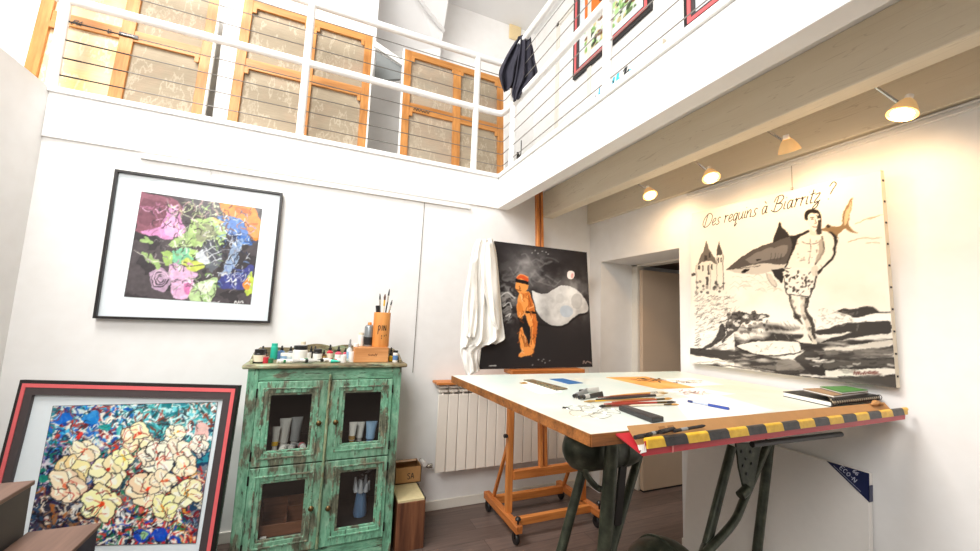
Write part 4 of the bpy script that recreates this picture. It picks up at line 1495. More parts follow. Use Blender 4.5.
def brush_in_cup(label, dx, top_px, top_py, kind, col):
    b0 = Vector((cxp + dx * .4, 2.67 + .01, zb + .06))
    tp_ = on_y(top_px, top_py, 2.675)
    t = thing('paint_brush' if kind != 'marker' else 'marker_pen', label, 'brush' if kind != 'marker' else 'marker', tuple(b0), 'tools in the pencil cup')
    d = (tp_ - b0)
    if kind == 'marker':
        MB().tube([b0, b0 + d * .98], .011, 12).build('barrel', GRY, t)
        MB().tube([b0 + d * .78, tp_], .0135, 12).build('pen_cap', BLK, t)
        return
    k = .72
    MB().tube([b0, b0 + d * k], .0045, 8).build('handle', col, t)
    MB().tube([b0 + d * k, b0 + d * (k + .14)], .006, 8).build('ferrule', M_CHROME if kind == 'thin' else YEL, t)
    MB().tube([b0 + d * (k + .14), b0 + d * .93, tp_], [.006, .008 if kind == 'flat' else .005, .002], 8).build('bristles', AMB if kind == 'flat' else BLK, t)


brush_in_cup('black capped marker standing at the left in the pencil cup', -.02, 377.6, 305.5, 'marker', BLK)
brush_in_cup('thin brush rising above the black capped marker', -.005, 380, 293.5, 'thin', DGR)
brush_in_cup('brush with a yellow ferrule in the middle of the pencil cup', .008, 385.2, 294, 'flat', CRM)
brush_in_cup('tallest dark thin brush in the pencil cup', .015, 389.6, 289, 'thin', BLK)
brush_in_cup('pale brush tilted to the right in the pencil cup', .03, 392.2, 300, 'thin', TAN)
bottle('spray_can', 'grey spray can with a black printed band on the wooden box', 367.3, 2.69, .030, .155, plain('can_grey', '#8f9496', .3, .5), ORA, BLK, 'spray', None, zb)
bottle('paint_bottle', 'white round bottle on the wooden box left of the spray can', 359.5, 2.70, .020, .085, WHT, CRM, None, 'tall', None, zb)
bottle('paint_pot', 'white screw lid pot on the left end of the wooden box', 355.2, 2.63, .0165, .02, WHT, WHT, None, 'small', None, zb)

# ================================================================== CRATE AND CARDBOARD BOX
t = thing('wooden_crate', 'brown wooden crate with papers on top between cabinet and radiator', 'crate', (.61, 2.75, 0))
MB().box(.524, .702, 2.556, 2.97, 0, .288).build('crate_body', M_CRATE, t, bevel=.003)
MB().box(.527, .694, 2.56, 2.965, .288, .3).build('paper_stack', plain('old_paper', '#d8c89a', .8, var=.1), t)
MB().box(.694, .702, 2.56, 2.965, .288, .302).build('dark_edging', BLK, t)
t = thing('cardboard_box', 'small open cardboard box on top of the wooden crate', 'box', (.64, 2.88, .3015))
x0, x1, y0, y1, z0, z1 = .545, .725, 2.80, 2.955, .303, .408
mb = MB()
mb.box(x0, x1, y0, y0 + .005, z0, z1); mb.box(x0, x1, y1 - .005, y1, z0, z1); mb.box(x0, x0 + .005, y0, y1, z0, z1); mb.box(x1 - .005, x1, y0, y1, z0, z1); mb.box(x0, x1, y0, y1, z0, z0 + .005)
mb.build('box_walls', M_KRAFT, t)
MB().hexa([(x0 + .006, y1 - .012, z1), (x1 - .006, y1 - .012, z1), (x1 - .006, y1 - .006, z1), (x0 + .006, y1 - .006, z1)], [(x0 + .006, y1 - .1, z1 + .02), (x1 - .03, y1 - .1, z1 + .02), (x1 - .03, y1 - .095, z1 + .026), (x0 + .006, y1 - .095, z1 + .026)]).build('box_flap', plain('flap', '#d9b596', .8), t)
mb = MB()
write(mb, 'SA', (x0 + .085, y0, z0 + .028), (1, 0, 0), (0, 0, 1), .036, (0, -1, 0), .005, fit=.05)
mb.build('box_lettering', M_INK, t)

# ================================================================== RADIATOR AND SHELF
t = thing('radiator', 'white sectional radiator on the back wall behind the easel', 'radiator', (1.45, 2.93, .31))
sec = .0805
for i in range(15):
    xa = .845 + i * sec
    mb = MB()
    mb.box(xa + .002, xa + sec - .002, 2.885, 2.895, .312, .872)
    mb.box(xa + .034, xa + .046, 2.895, 2.965, .33, .90)
    fin = [(xa + .006, 2.89), (xa + sec - .006, 2.89), (xa + sec - .012, 2.965), (xa + .012, 2.965)]
    mb.prism([(a, b_, .885) for a, b_ in fin], (0, 0, .018))
    mb.prism([(a, b_, .918) for a, b_ in fin], (0, 0, .012))
    mb.build('radiator_section', M_RAD, t, bevel=.004)
mb = MB().tube([(.83, 2.935, .35), (.80, 2.935, .35), (.775, 2.94, .37), (.765, 2.96, .38), (.765, 3.0, .38)], .011, 10)
mb.tube([(.838, 2.935, .35), (.81, 2.935, .35)], .018, 10)
mb.build('valve_pipe', M_CHROME, t)
MB().tube([(.775, 2.90, .38), (.765, 2.955, .385)], .02, 10).build('valve_cap', M_WHITE, t)
single('wooden_shelf', MB().box(.825, 2.08, 2.865, 3.0, .945, .962), M_PINEX, 'narrow wooden shelf board fixed above the white radiator', 'shelf', bevel=.002)

# thin cable down the wall
single('wall_cable', MB().tube([(.683, 3.01, 2.352), (.675, 3.01, 1.7), (.669, 3.01, 1.02)], .0022, 5), M_WIRE, 'thin wire hanging down the back wall from the picture rail', 'cable')

# ================================================================== EASEL
es = thing('studio_easel', 'tall orange wooden studio easel on casters holding the black painting', 'easel', (1.6, 2.62, 0))
RX0, RX1 = 1.272, 1.922
for x in (RX0, RX1):
    MB().box(x - .024, x + .024, 2.35, 2.90, .085, .135).build('base_rail', M_PINEY, es, bevel=.005)
    for y in (2.40, 2.86):
        cs = MB().lathe((x - .012, y, .040), [(.034, 0), (.039, .006), (.039, .018), (.034, .024)], 16, 'x')
        c_ = cs.build('caster', M_BLACK, es)
        MB().box(x - .018, x + .018, y - .012, y + .012, .042, .086).tube([(x, y, .08), (x, y, .09)], .02, 10).build('caster_fork', M_IRON, c_)
    if x == RX0:
        MB().tube([(x, 2.375, .135), (x, 2.375, .165)], .006, 8).lathe((x, 2.375, .16), [(.018, 0), (.02, .01), (.012, .02)], 12).build('brake_knob', M_BLACK, es)
    else:
        MB().tube([(x, 2.375, .02), (x, 2.375, .175)], .006, 8).lathe((x, 2.375, .17), [(.018, 0), (.02, .01), (.012, .02)], 12).build('brake_knob', M_BLACK, es)
MB().box(RX0 + .024, RX1 - .024, 2.44, 2.475, .085, .135).build('base_crossbar', M_PINEX, es, bevel=.004)
MB().box(RX0 + .024, RX1 - .024, 2.79, 2.83, .075, .13).build('base_crossbar', M_PINEX, es, bevel=.004)
for x in (1.288, 1.906):
    MB().hexa([(x - .022, 2.53, .13), (x + .022, 2.53, .13), (x + .022, 2.57, .13), (x - .022, 2.57, .13)],
              [(x - .022, 2.55, 1.02), (x + .022, 2.55, 1.02), (x + .022, 2.59, 1.02), (x - .022, 2.59, 1.02)]).build('upright', M_PINE, es, bevel=.004)
    MB().bar((x, 2.80, .13), (x, 2.565, .62), .022, .022).build('back_brace', M_PINE, es, bevel=.003)
MB().lathe((1.262, 2.545, .64), [(.008, 0), (.014, -.006), (.014, -.026), (.010, -.03)][::-1], 12, 'x').build('tightening_knob', M_BLACK, es)
MB().box(1.31, 1.884, 2.525, 2.565, .345, .405).build('middle_crossbar', M_PINEX, es, bevel=.004)
mt0, mt1 = Vector((1.555, 2.545, .36)), Vector((1.665, 2.905, 2.60))
MB().bar(mt0 + Vector((-.019, 0, 0)), mt1 + Vector((-.019, 0, 0)), .022, .042).build('mast', M_PINE, es, bevel=.003)
MB().bar(mt0 + Vector((.019, 0, 0)), mt1 + Vector((.019, 0, 0)), .022, .042).build('mast', M_PINE, es, bevel=.003)
# canvas plane
EC = [(494, 241), (586.7, 252.4), (592.4, 366.9), (478.8, 369.3)]
q = [on_y(494, 241, 2.62), on_y(586.7, 252.4, 2.62), on_y(592.4, 366.9, 2.45), on_y(478.8, 369.3, 2.45)]
lq, rq = on_y(511, 370, 2.425), on_y(583, 369, 2.425)
MB().box(lq.x, rq.x, 2.40, 2.54, q[3].z - .035, q[3].z - .004).build('canvas_ledge', M_PINEX, es, bevel=.004)
MB().box(1.50, 1.62, 2.44, 2.60, q[3].z - .07, q[3].z - .036).build('ledge_block', M_PINEX, es, bevel=.003)

t = thing('black_painting', 'black painting of an orange blindfolded figure standing on the easel', 'painting', tuple((q[2] + q[3]) / 2))
en = (q[1] - q[0]).cross(q[0] - q[3]).normalized(); en = en if en.y < 0 else -en
MB().hexa([q[3], q[2], q[1], q[0]], [v - en * .022 for v in (q[3], q[2], q[1], q[0])]).build('canvas_body', plain('canvas_black_edge', '#e9e4da', .7), t)
p = Paint(200, 215, EC, '#272324')
p.zoom(490, 235, 3.936)
s1 = vnoise(p.H, p.W, 5, 31, 5, .7); s2 = vnoise(p.H, p.W, 9, 32, 4)
u, v = p.uvgrid()
sm = np.exp(-(((u - .42) / .30) ** 2 + ((v - .22) / .16) ** 2))
p.field((sm * (s1 * 3.2 - 1.1)).clip(0, 1), '#b4b0ae', .85)
sm = np.exp(-(((u - .16) / .16) ** 2 + ((v - .48) / .18) ** 2))
p.field((sm * (np.sin(s1 * 40) * .5 + .5)).clip(0, 1), '#b9b6b2', .75)
sm = np.exp(-(((u - .85) / .22) ** 2 + ((v - .42) / .17) ** 2))
p.field((sm * (s2 * 1.8 - .3)).clip(0, 1), '#d0cdc9', .95)
tex = (.72 + .6 * (s2 - .5) + .28 * (1 - v)).clip(0, 1)
p.poly([(163, 208), (185, 218), (210, 222), (235, 214), (255, 200), (290, 190), (330, 200), (360, 225), (382, 262), (382, 292), (350, 300), (320, 325), (285, 345), (250, 348), (215, 330), (190, 300), (175, 260)], '#eceae6', .95, True, tex)
p.ellipse(300, 290, 26, 24, '#9fb0c4', .55)
p.ellipse(340, 250, 22, 30, '#8a8886', .4)
p.ellipse(275, 240, 18, 20, '#b5b3b0', .4)
p.stroke([(140, 330), (250, 350), (300, 345), (340, 310), (382, 296)], 2.0, '#1f1b1c', .9)
p.ellipse(317, 150, 15, 16, '#f3e6e0'); p.ellipse(322, 153, 6, 9, '#d89a96', .8)
for k in range(9):
    a = k * .35
    p.stroke([(45 + k * 3, 230 + k * 13), (70 + k * 2, 215 + k * 14), (100 - k * 4, 240 + k * 12)], 1.1, ['#d8d6d2', '#8a8785', '#5a5756'][k % 3], .8)
for k in range(26):
    x, y = 50 + RNG.rand() * 200, 60 + RNG.rand() * 130
    p.stroke([(x, y), (x + 20, y + 14 * RNG.randn()), (x + 45, y + 16 * RNG.randn())], 1.6, ['#6f6c6b', '#3a3637', '#8f8c8a'][RNG.randint(3)], .35)
O1, O2, O3 = '#ee9a4e', '#c8682a', '#6e3415'
p.poly([(103, 165), (112, 152), (135, 150), (150, 162), (152, 185), (145, 205), (128, 222), (114, 216), (103, 195)], O1, 1, True)
p.poly([(101, 168), (110, 153), (135, 149), (152, 163), (150, 172), (120, 163)], '#d2552a', 1, True)
p.poly([(99, 163), (153, 172), (152, 186), (100, 176)], '#191516')
p.stroke([(108, 205), (122, 208)], .9, O3)
p.poly([(116, 215), (150, 212), (163, 240), (178, 285), (186, 345), (183, 400), (175, 440), (168, 462), (122, 476), (112, 466), (128, 452), (150, 444), (160, 400), (160, 355), (150, 335), (140, 300), (120, 318), (110, 312), (108, 270), (112, 235)], O1, 1, True)
p.poly([(150, 215), (165, 245), (180, 300), (187, 345), (180, 420), (170, 400), (168, 330), (150, 270)], O2, .9, True)
p.poly([(112, 250), (126, 262), (132, 290), (118, 314), (110, 305)], '#d97f36', .9, True)
p.poly([(118, 358), (128, 352), (135, 385), (155, 420), (158, 440), (140, 450), (122, 440), (116, 400)], O1, 1, True)
for k in range(4):
    p.stroke([(124 + k * 7, 385 + k * 6), (138 + k * 6, 430)], .7, O3, .9)
p.poly([(118, 322), (140, 318), (156, 345), (159, 392), (152, 425), (146, 395), (138, 360), (128, 348), (118, 352)], '#1d191a', 1, True)
p.poly([(128, 222), (148, 214), (152, 222), (132, 232)], O2, .8, True)
p.stroke([(118, 190), (121, 199), (117, 201)], .8, O3, .9)
p.stroke([(104, 158), (125, 148), (150, 158)], 1.0, '#f0a060', .8)
p.stroke([(146, 291), (178, 293)], 2.2, '#17130f')
p.stroke([(150, 230), (160, 270)], .7, O3, .8); p.stroke([(165, 350), (163, 420)], .7, O3, .8)
p.stroke([(120, 225), (130, 250)], 1.1, '#ffc98c', .9)
p.stroke([(112, 318), (135, 345), (150, 400), (140, 352), (120, 335)], 1.6, '#191516')
for x, y in ((165, 68), (178, 60), (190, 70), (205, 64), (220, 66), (228, 72), (190, 488), (205, 492), (218, 498), (236, 490), (168, 508), (212, 484)):
    p.ellipse(x, y, 3.4, 2.6, '#9a9794', .8)
p.stroke([(365, 502), (370, 492), (376, 503), (383, 494), (398, 502)], .8, '#a58b80', .9)
p.stroke([(0, 512), (26, 513)], .9, '#d8d5d0', .9)
p.zoom(490, 235, 3.936)
for k in range(60):
    x, y = 108 + RNG.rand() * 75, 215 + RNG.rand() * 240
    X_ = p.map([(x, y)])[0].astype(int).clip(0, [p.W - 1, p.H - 1])
    if p.img[X_[1], X_[0], 0] > .6 and p.img[X_[1], X_[0], 2] < .55:
        p.stroke([(x, y), (x + 5 * RNG.randn(), y + 9), (x + 6 * RNG.randn(), y + 18)], 1.0, ['#b2561f', '#ffc183', '#7a3a17', '#e0873c'][RNG.randint(4)], .6)
p.warp(3.5, 16, 77)
p.mesh('painted_face', [q[0], q[1], q[2], q[3]], M_PAINT, t)

# white coat hung over the canvas' upper left corner
c0 = (q[0] + q[3]) / 2


def coat_plane(px, py):
    return on_plane(px, py, q[0] + en * .035, en)


rows = [((477, 239.5), (492.5, 238.5)), ((473, 248), (496, 250)), ((469, 268), (498.5, 272)), ((465, 292), (500.5, 296)), ((462, 315), (502.5, 318)), ((461, 332), (504, 332)), ((460.3, 343), (504, 339)), ((460.5, 348), (497, 343.5))]
cm = cloth('coat', rows, coat_plane, M_COAT, 44, 3.2, .022, 5)
co = thing('white_coat', 'white cotton coat hung over the corner of the black painting', 'coat', tuple(coat_plane(480, 345)))
cb = cm.build('coat_body', M_COAT, co)
s_ = cb.modifiers.new('thickness', 'SOLIDIFY'); s_.thickness = .006
rows = [((462, 345), (489, 344)), ((460, 352), (479, 350)), ((463, 362), (478, 358)), ((466, 374), (479.5, 368)), ((468.5, 375.5), (479.5, 371))]
tm = cloth('tail', rows, coat_plane, M_COAT, 24, 1.6, .018, 9)
tb = tm.build('coat_tail', M_COAT, co)
s_ = tb.modifiers.new('thickness', 'SOLIDIFY'); s_.thickness = .006


def coat_front(px, py):
    return on_plane(px, py, q[0] + en * .065, en)


rows = [((483, 243), (493, 242)), ((481, 262), (497, 266)), ((482, 285), (499, 290)), ((486, 300), (500, 306)), ((490, 318), (501, 322)), ((496, 330), (501, 329))]
sb = cloth('sleeve', rows, coat_front, M_COAT, 22, 1.4, .016, 12).build('coat_sleeve', M_COAT, co)
s_ = sb.modifiers.new('thickness', 'SOLIDIFY'); s_.thickness = .006
rows = [((470, 262), (478, 258)), ((467, 285), (477.5, 282)), ((466, 305), (478, 305)), ((467, 326), (477, 326)), ((466, 337), (475, 338))]
sb = cloth('sleeve', rows, coat_front, M_COAT, 18, 1.1, .014, 15).build('coat_sleeve', M_COAT, co)
s_ = sb.modifiers.new('thickness', 'SOLIDIFY'); s_.thickness = .006

# dark jacket over the corner of the railing
JC = Vector((1.30, 2.76, 3.5)); jn = (EYE - JC); jn.z = 0; jn.normalize()


def jack_plane(px, py):
    return on_plane(px, py, JC, jn)


jk = thing('dark_jacket', 'dark navy jacket hung over the corner of the balcony railing', 'jacket', tuple(jack_plane(515, 95)))
rows = [((519, 36.5), (524, 34.5)), ((512, 46), (525.5, 46)), ((503, 62), (524, 60)), ((498.8, 73), (523, 74)), ((501, 84), (520, 82)), ((504, 92), (514, 86))]
b1 = cloth('jacket', rows, jack_plane, M_JACKET, 30, 2.2, .035, 3).build('jacket_back', M_JACKET, jk)
s_ = b1.modifiers.new('thickness', 'SOLIDIFY'); s_.thickness = .01
rows = [((521, 35), (531, 37)), ((520, 48), (532, 46)), ((518.5, 62), (534, 60)), ((516, 78), (537, 76)), ((513, 92), (528, 86)), ((513.5, 101.5), (519, 98))]


def jack_plane2(px, py):
    return on_plane(px, py, JC + jn * .07, jn)


b2 = cloth('jacket', rows, jack_plane2, M_JACKET, 30, 2.6, .03, 8).build('jacket_front', M_JACKET, jk)
s_ = b2.modifiers.new('thickness', 'SOLIDIFY'); s_.thickness = .01

# ================================================================== SHARK CANVAS
SC = [(692, 213.5), (880.3, 169.7), (896.5, 388), (690, 363)]
def xs(py_top): return 2.215 if py_top else 2.272
q = [on_x(*SC[0], 2.232), on_x(*SC[1], 2.232), on_x(*SC[2], 2.262), on_x(*SC[3], 2.262)]
sn = (q[1] - q[0]).cross(q[0] - q[3]).normalized(); sn = sn if sn.x < 0 else -sn
t = thing('shark_canvas', 'large black and white canvas of a man carrying a shark, hung on the right wall', 'painting', tuple((q[2] + q[3]) / 2))
MB().hexa([q[3], q[2], q[1], q[0]], [v - sn * .030 for v in (q[3], q[2], q[1], q[0])]).build('canvas_body', M_LINED, t)
st = MB()
for k in range(10):
    f = (k + .5) / 10
    c_ = q[1] * (1 - f) + q[2] * f - sn * .014 + Vector((0, -.0015, 0))
    st.box(c_.x - .005, c_.x + .005, c_.y - .0015, c_.y + .0015, c_.z - .004, c_.z + .004)
st.build('staple', M_IRON, t)
hw = MB()
for yy in (1.25,):
    hw.tube([(2.29, yy, q[0].z - .05), (2.295, yy, 2.355)], .0015, 5)
    hw.lathe((2.29, yy, q[0].z + .005), [(.006, 0), (.006, .012)], 8)
hw.build('hanging_wire', M_WIRE, t)
p = Paint(235, 235, SC, '#f1ebdf')
u, v = p.uvgrid()
INK, MID, PAL, PAP = '#2f2b29', '#8b857d', '#c9c2b6', '#f6f1e7'
g1 = vnoise(p.H, p.W, 6, 41, 5); g2 = vnoise(p.H, p.W, 22, 42, 4); g3 = vnoise(p.H, p.W, 26, 43, 3, .22)
p.field((np.exp(-((v - .56) / .1) ** 2) * (g1 * 1.4 - .35)).clip(0, 1), '#d9cdb8', .8)
# water: streaked wash in the lower third
wl = .74 + .02 * np.sin(u * 9)
wm = ((v - wl) / .03).clip(0, 1)
p.field(wm * (u > .30), '#8f8a83', .75)
p.field(wm * ((g3 - .47) * 9).clip(0, 1), INK, .9 )
p.field(wm * ((.46 - g3) * 9).clip(0, 1), '#efe9de', .85)
p.field((((.90 - v) / .03).clip(0, 1)) * wm * (u < .30), PAP, .9)
p.zoom(780, 270, 4.408)
p.poly([(160, 262), (210, 252), (260, 235), (330, 222), (400, 216), (480, 212), (484, 268), (400, 280), (330, 292), (250, 305), (190, 312), (240, 290), (320, 268), (250, 272), (180, 280)], INK, .92, True)
p.poly([(255, 172), (290, 156), (320, 160), (385, 146), (430, 160), (440, 172), (478, 168), (478, 176), (420, 178), (380, 190), (340, 200), (300, 185)], INK, .92, True)
p.poly([(330, 205), (380, 192), (430, 180), (480, 182), (480, 208), (400, 214), (340, 220)], PAP, .9, True)
for k in range(46):
    x, y = 160 + RNG.rand() * 190, 160 + RNG.rand() * 85
    p.stroke([(x, y), (x + 8 * RNG.randn(), y + 7 * RNG.randn()), (x + 12 * RNG.randn(), y + 10 * RNG.randn())], .6, MID, .6)
p.poly([(195, 340), (300, 330), (480, 300), (480, 330), (350, 350), (220, 372)], '#d9d2c6', .9, True)
p.poly([(70, 385), (130, 350), (190, 335), (215, 400), (210, 470), (150, 460), (120, 430)], INK, .85, True)
p.poly([(200, 350), (340, 345), (490, 330), (490, 372), (330, 380), (210, 400)], '#4a4541', .75, True)
p.poly([(200, 405), (350, 395), (490, 385), (495, 425), (330, 415), (210, 430)], '#5d5852', .7, True)
p.poly([(0, 395), (70, 390), (120, 440), (60, 452), (0, 445)], '#77716a', .8, True)
p.poly([(210, 440), (360, 430), (500, 432), (500, 458), (350, 462), (220, 466)], '#efe9dd', .9, True)
p.poly([(0, 462), (150, 470), (330, 470), (500, 468), (512, 530), (330, 502), (0, 478)], '#4d4844', .85, True)
p.stroke([(0, 455), (120, 462), (260, 468)], 1.6, '#efe9dd', .8)
for k in range(60):
    x, y = 0 + RNG.rand() * 480, 320 + RNG.rand() * 150
    L = 20 + 60 * RNG.rand()
    p.stroke([(x, y), (x + L * .5, y - 3 + 6 * RNG.rand()), (x + L, y - L * .06)], .5 + RNG.rand() * 1.2, [INK, '#efe9de', MID][RNG.randint(3)], .6)
# left wave
p.zoom(685, 270, 4.591)
for k in range(150):
    x, y = 40 + RNG.rand() * 200, 100 + RNG.rand() * 260
    a = -.6 + .5 * RNG.randn(); L = 10 + 22 * RNG.rand()
    p.stroke([(x, y), (x + L * math.cos(a) * .6, y + L * math.sin(a) * .6 + 3), (x + L * math.cos(a), y + L * math.sin(a))], .45, ['#6f6963', '#aaa49a', '#3a3633'][RNG.randint(3)], .65)
for k in range(120):
    x, y = 45 + RNG.rand() * 150, 110 + RNG.rand() * 240
    L = 10 + 16 * RNG.rand()
    p.stroke([(x, y), (x + L * .6, y - L * .5 + 4), (x + L, y - L * .35)], .55, [INK, '#57504a'][RNG.randint(2)], .75)
p.poly([(60, 370), (110, 335), (150, 290), (172, 238), (185, 240), (192, 285), (165, 325), (120, 350)], INK, .85, True)
p.poly([(70, 330), (100, 285), (140, 270), (150, 300), (120, 330), (90, 345)], PAP, .8, True)
p.poly([(195, 240), (225, 195), (260, 185), (320, 190), (390, 195), (385, 210), (320, 222), (275, 235), (250, 270), (205, 300), (180, 330), (175, 320), (195, 285)], INK, .82, True)
for k in range(90):
    x, y = 190 + RNG.rand() * 200, 185 + RNG.rand() * 55 + 40 * (RNG.rand() < .3)
    p.ellipse(x, y, 5 + 6 * RNG.rand(), 4 + 4 * RNG.rand(), [INK, '#f3eee4', '#6f6963'][RNG.randint(3)], .75)
for k in range(70):
    x, y = 280 + RNG.rand() * 230, 220 + RNG.rand() * 100
    L = 14 + 16 * RNG.rand()
    p.stroke([(x, y), (x + L * .5, y + L * .9)], .45, ['#8b857d', '#c9c2b6', '#4a4541'][RNG.randint(3)], .6)
p.poly([(240, 345), (280, 328), (360, 318), (440, 316), (530, 326), (535, 372), (470, 386), (420, 390), (340, 384), (275, 362)], '#efe9dc', .95, True)
p.stroke([(240, 345), (280, 328), (360, 318), (440, 316), (530, 324)], .8, INK)
p.stroke([(240, 345), (275, 364), (340, 386), (420, 391), (470, 388), (540, 372)], 1.4, INK)
for k in range(22):
    x, y = 330 + RNG.rand() * 190, 335 + RNG.rand() * 38
    p.stroke([(x, y), (x + 16 * RNG.rand(), y + 6 * RNG.randn())], .7, MID, .7)
p.stroke([(50, 375), (110, 385), (160, 395)], .8, INK, .8); p.stroke([(40, 425), (200, 415), (330, 400)], .8, MID, .9); p.stroke([(60, 432), (240, 442), (420, 470), (520, 478)], 1.2, '#4a4541', .85)
p.poly([(300, 440), (400, 436), (528, 425), (528, 445), (420, 456)], MID, .6, True)
p.poly([(420, 462), (528, 458), (528, 488), (460, 480)], INK, .75, True)
# castle
p.zoom(690, 170, 4.591)
p.poly([(30, 420), (128, 395), (160, 380), (160, 551), (30, 551)], '#e7dfd0', .9)
p.poly([(38, 432), (48, 400), (60, 372), (80, 318), (92, 360), (120, 392), (128, 425), (100, 410), (60, 415)], '#5f5851', .9)
p.poly([(124, 385), (138, 318), (156, 378)], '#4a4541', .95)
for a, b_, c_, d_ in ((70, 385, 84, 408), (90, 372, 100, 395), (40, 430, 50, 450), (86, 430, 94, 470), (60, 430, 66, 455), (132, 395, 138, 420), (146, 395, 152, 418), (104, 425, 112, 450), (76, 480, 88, 520), (10, 465, 28, 478)):
    p.poly([(a, b_), (c_, b_), (c_, d_), (a, d_)], '#3a3633', .85)
p.stroke([(128, 388), (128, 545)], .7, MID); p.stroke([(158, 380), (160, 540)], 1.0, INK, .7); p.stroke([(32, 430), (34, 545)], .8, MID); p.stroke([(98, 420), (98, 540)], .6, MID)
for k in range(26):
    x, y = 30 + RNG.rand() * 130, 500 + RNG.rand() * 60
    p.ellipse(x, y, 7, 6, ['#5a5550', '#8b857d', '#3a3633'][RNG.randint(3)], .7)
for k in range(24):
    x, y = 175 + RNG.rand() * 240, 480 + RNG.rand() * 70
    p.stroke([(x, y), (x + 22, y - 14 * RNG.rand()), (x + 44, y + 8 * RNG.rand())], .5, '#b6ab98', .7)
# shark
p.poly([(172, 447), (230, 402), (300, 362), (385, 325), (440, 305), (505, 288), (560, 275), (560, 330), (490, 430), (440, 446), (380, 456), (330, 468), (275, 470), (240, 462), (200, 455)], '#57514d', 1, True)
p.poly([(172, 447), (240, 440), (300, 425), (360, 420), (430, 425), (470, 420), (440, 446), (380, 456), (330, 468), (275, 470), (240, 462), (200, 455)], '#cfc8bc', .95, True)
p.poly([(260, 400), (330, 365), (400, 345), (460, 340), (440, 385), (360, 405), (290, 420)], '#8d8781', .7, True)
p.poly([(390, 322), (400, 288), (412, 255), (423, 232), (440, 262), (470, 296), (440, 310)], '#2f2b2a', 1, True)
p.poly([(470, 300), (520, 282), (560, 272), (560, 360), (470, 430), (450, 430), (480, 350)], '#2a2625', .95, True)
p.poly([(383, 446), (442, 444), (436, 480), (428, 512), (405, 482)], '#2f2b2a', 1, True)
p.poly([(358, 464), (385, 468), (400, 500), (406, 522), (392, 524), (368, 494)], '#cfc6b8', .9, True)
p.stroke([(358, 464), (368, 494), (392, 524), (406, 522), (398, 495)], .6, '#6f6963')
p.poly([(243, 455), (262, 446), (286, 446), (278, 456), (258, 463)], '#1f1b1a', 1, True)
p.ellipse(325, 402, 11, 4, '#1f1b1a', 1, -.1)
for k in range(4):
    p.stroke([(385 + k * 14, 372 + k), (380 + k * 14, 405)], .6, '#3a3633', .7)
p.stroke([(172, 447), (240, 442), (330, 430)], .6, '#3a3633')
p.stroke([(230, 402), (300, 362), (385, 325)], .7, '#2a2625')
# tail and man
p.zoom(780, 165, 4.592)
p.poly([(200, 285), (235, 272), (268, 276), (286, 262), (290, 228), (310, 185), (336, 148), (331, 200), (322, 250), (326, 272), (360, 302), (326, 294), (305, 285), (290, 295), (268, 312), (272, 330), (252, 312), (215, 300)], '#8c7352', 1, True)
p.poly([(300, 225), (318, 190), (330, 165), (325, 215), (310, 260), (295, 265)], '#d9c19a', .9, True)
p.poly([(215, 272), (230, 263), (240, 272), (228, 280)], '#3a3029', 1, True)
p.stroke([(352, 262), (400, 238), (470, 222)], .7, '#9c8a6c', .9); p.stroke([(315, 345), (380, 330), (460, 325)], .7, '#9c8a6c', .9); p.stroke([(400, 348), (455, 346)], .6, '#9c8a6c', .9); p.stroke([(405, 240), (455, 228)], .6, '#9c8a6c', .9)
p.poly([(84, 332), (110, 316), (150, 300), (200, 294), (236, 300), (256, 322), (260, 370), (248, 412), (205, 456), (178, 488), (162, 490), (160, 462), (30, 462), (45, 430), (62, 400), (76, 362)], '#efe7d8', 1, True)
p.stroke([(236, 300), (257, 322), (262, 372), (250, 414), (205, 460), (178, 490)], 2.2, '#2a2625')
p.stroke([(84, 332), (72, 372), (60, 402), (44, 434), (30, 462)], 1.6, '#2a2625')
p.stroke([(204, 320), (210, 370), (196, 410), (168, 450)], 1.3, '#2f2b29')
p.stroke([(110, 345), (140, 356), (180, 346)], .9, '#6a635b'); p.stroke([(150, 330), (148, 380), (140, 440)], .8, '#8b8379')
p.poly([(184, 340), (206, 330), (208, 390), (186, 430), (170, 440), (186, 385)], '#a39a8d', .85, True)
for k in range(30):
    x, y = 80 + RNG.rand() * 115, 335 + RNG.rand() * 115
    p.stroke([(x, y), (x + 9 * RNG.randn(), y + 5 * RNG.randn())], .9, ['#8b8379', '#5a544c', '#fbf6ec'][RNG.randint(3)], .7)
p.poly([(150, 278), (196, 284), (200, 306), (172, 314), (146, 306)], '#d9d0c0', 1, True)
p.poly([(170, 285), (198, 284), (202, 306), (180, 308)], '#2a2625', .9, True)
p.poly([(133, 238), (145, 212), (185, 210), (198, 235), (196, 272), (182, 294), (162, 298), (142, 272)], '#efe6d6', 1, True)
p.poly([(176, 222), (200, 226), (198, 272), (184, 294), (172, 296), (182, 262)], '#2f2a28', .95, True)
p.poly([(126, 244), (124, 222), (134, 204), (160, 196), (186, 203), (198, 222), (196, 236), (184, 216), (150, 214), (140, 226), (136, 250)], '#1f1b1a', 1, True)
p.ellipse(158, 243, 7, 3, '#2a2625'); p.ellipse(188, 244, 8, 4, '#f6f0e4')
p.stroke([(170, 245), (173, 262), (164, 264)], .7, '#5a534b'); p.stroke([(156, 279), (176, 280)], .9, '#3a332d'); p.stroke([(148, 234), (166, 232)], .9, '#3a332d')
p.zoom(780, 270, 4.408)
p.poly([(46, 95), (70, 100), (88, 112), (92, 160), (100, 205), (122, 250), (136, 296), (150, 312), (152, 320), (104, 312), (82, 304), (112, 286), (84, 210), (60, 165)], '#e9e0d0', 1, True)
p.poly([(98, 100), (136, 106), (128, 165), (150, 205), (162, 250), (166, 295), (172, 316), (152, 318), (142, 292), (112, 215), (100, 165)], '#cfc6b6', 1, True)
p.poly([(116, 110), (138, 106), (130, 165), (152, 206), (164, 252), (166, 296), (152, 290), (140, 230), (120, 180)], '#37312d', .92, True)
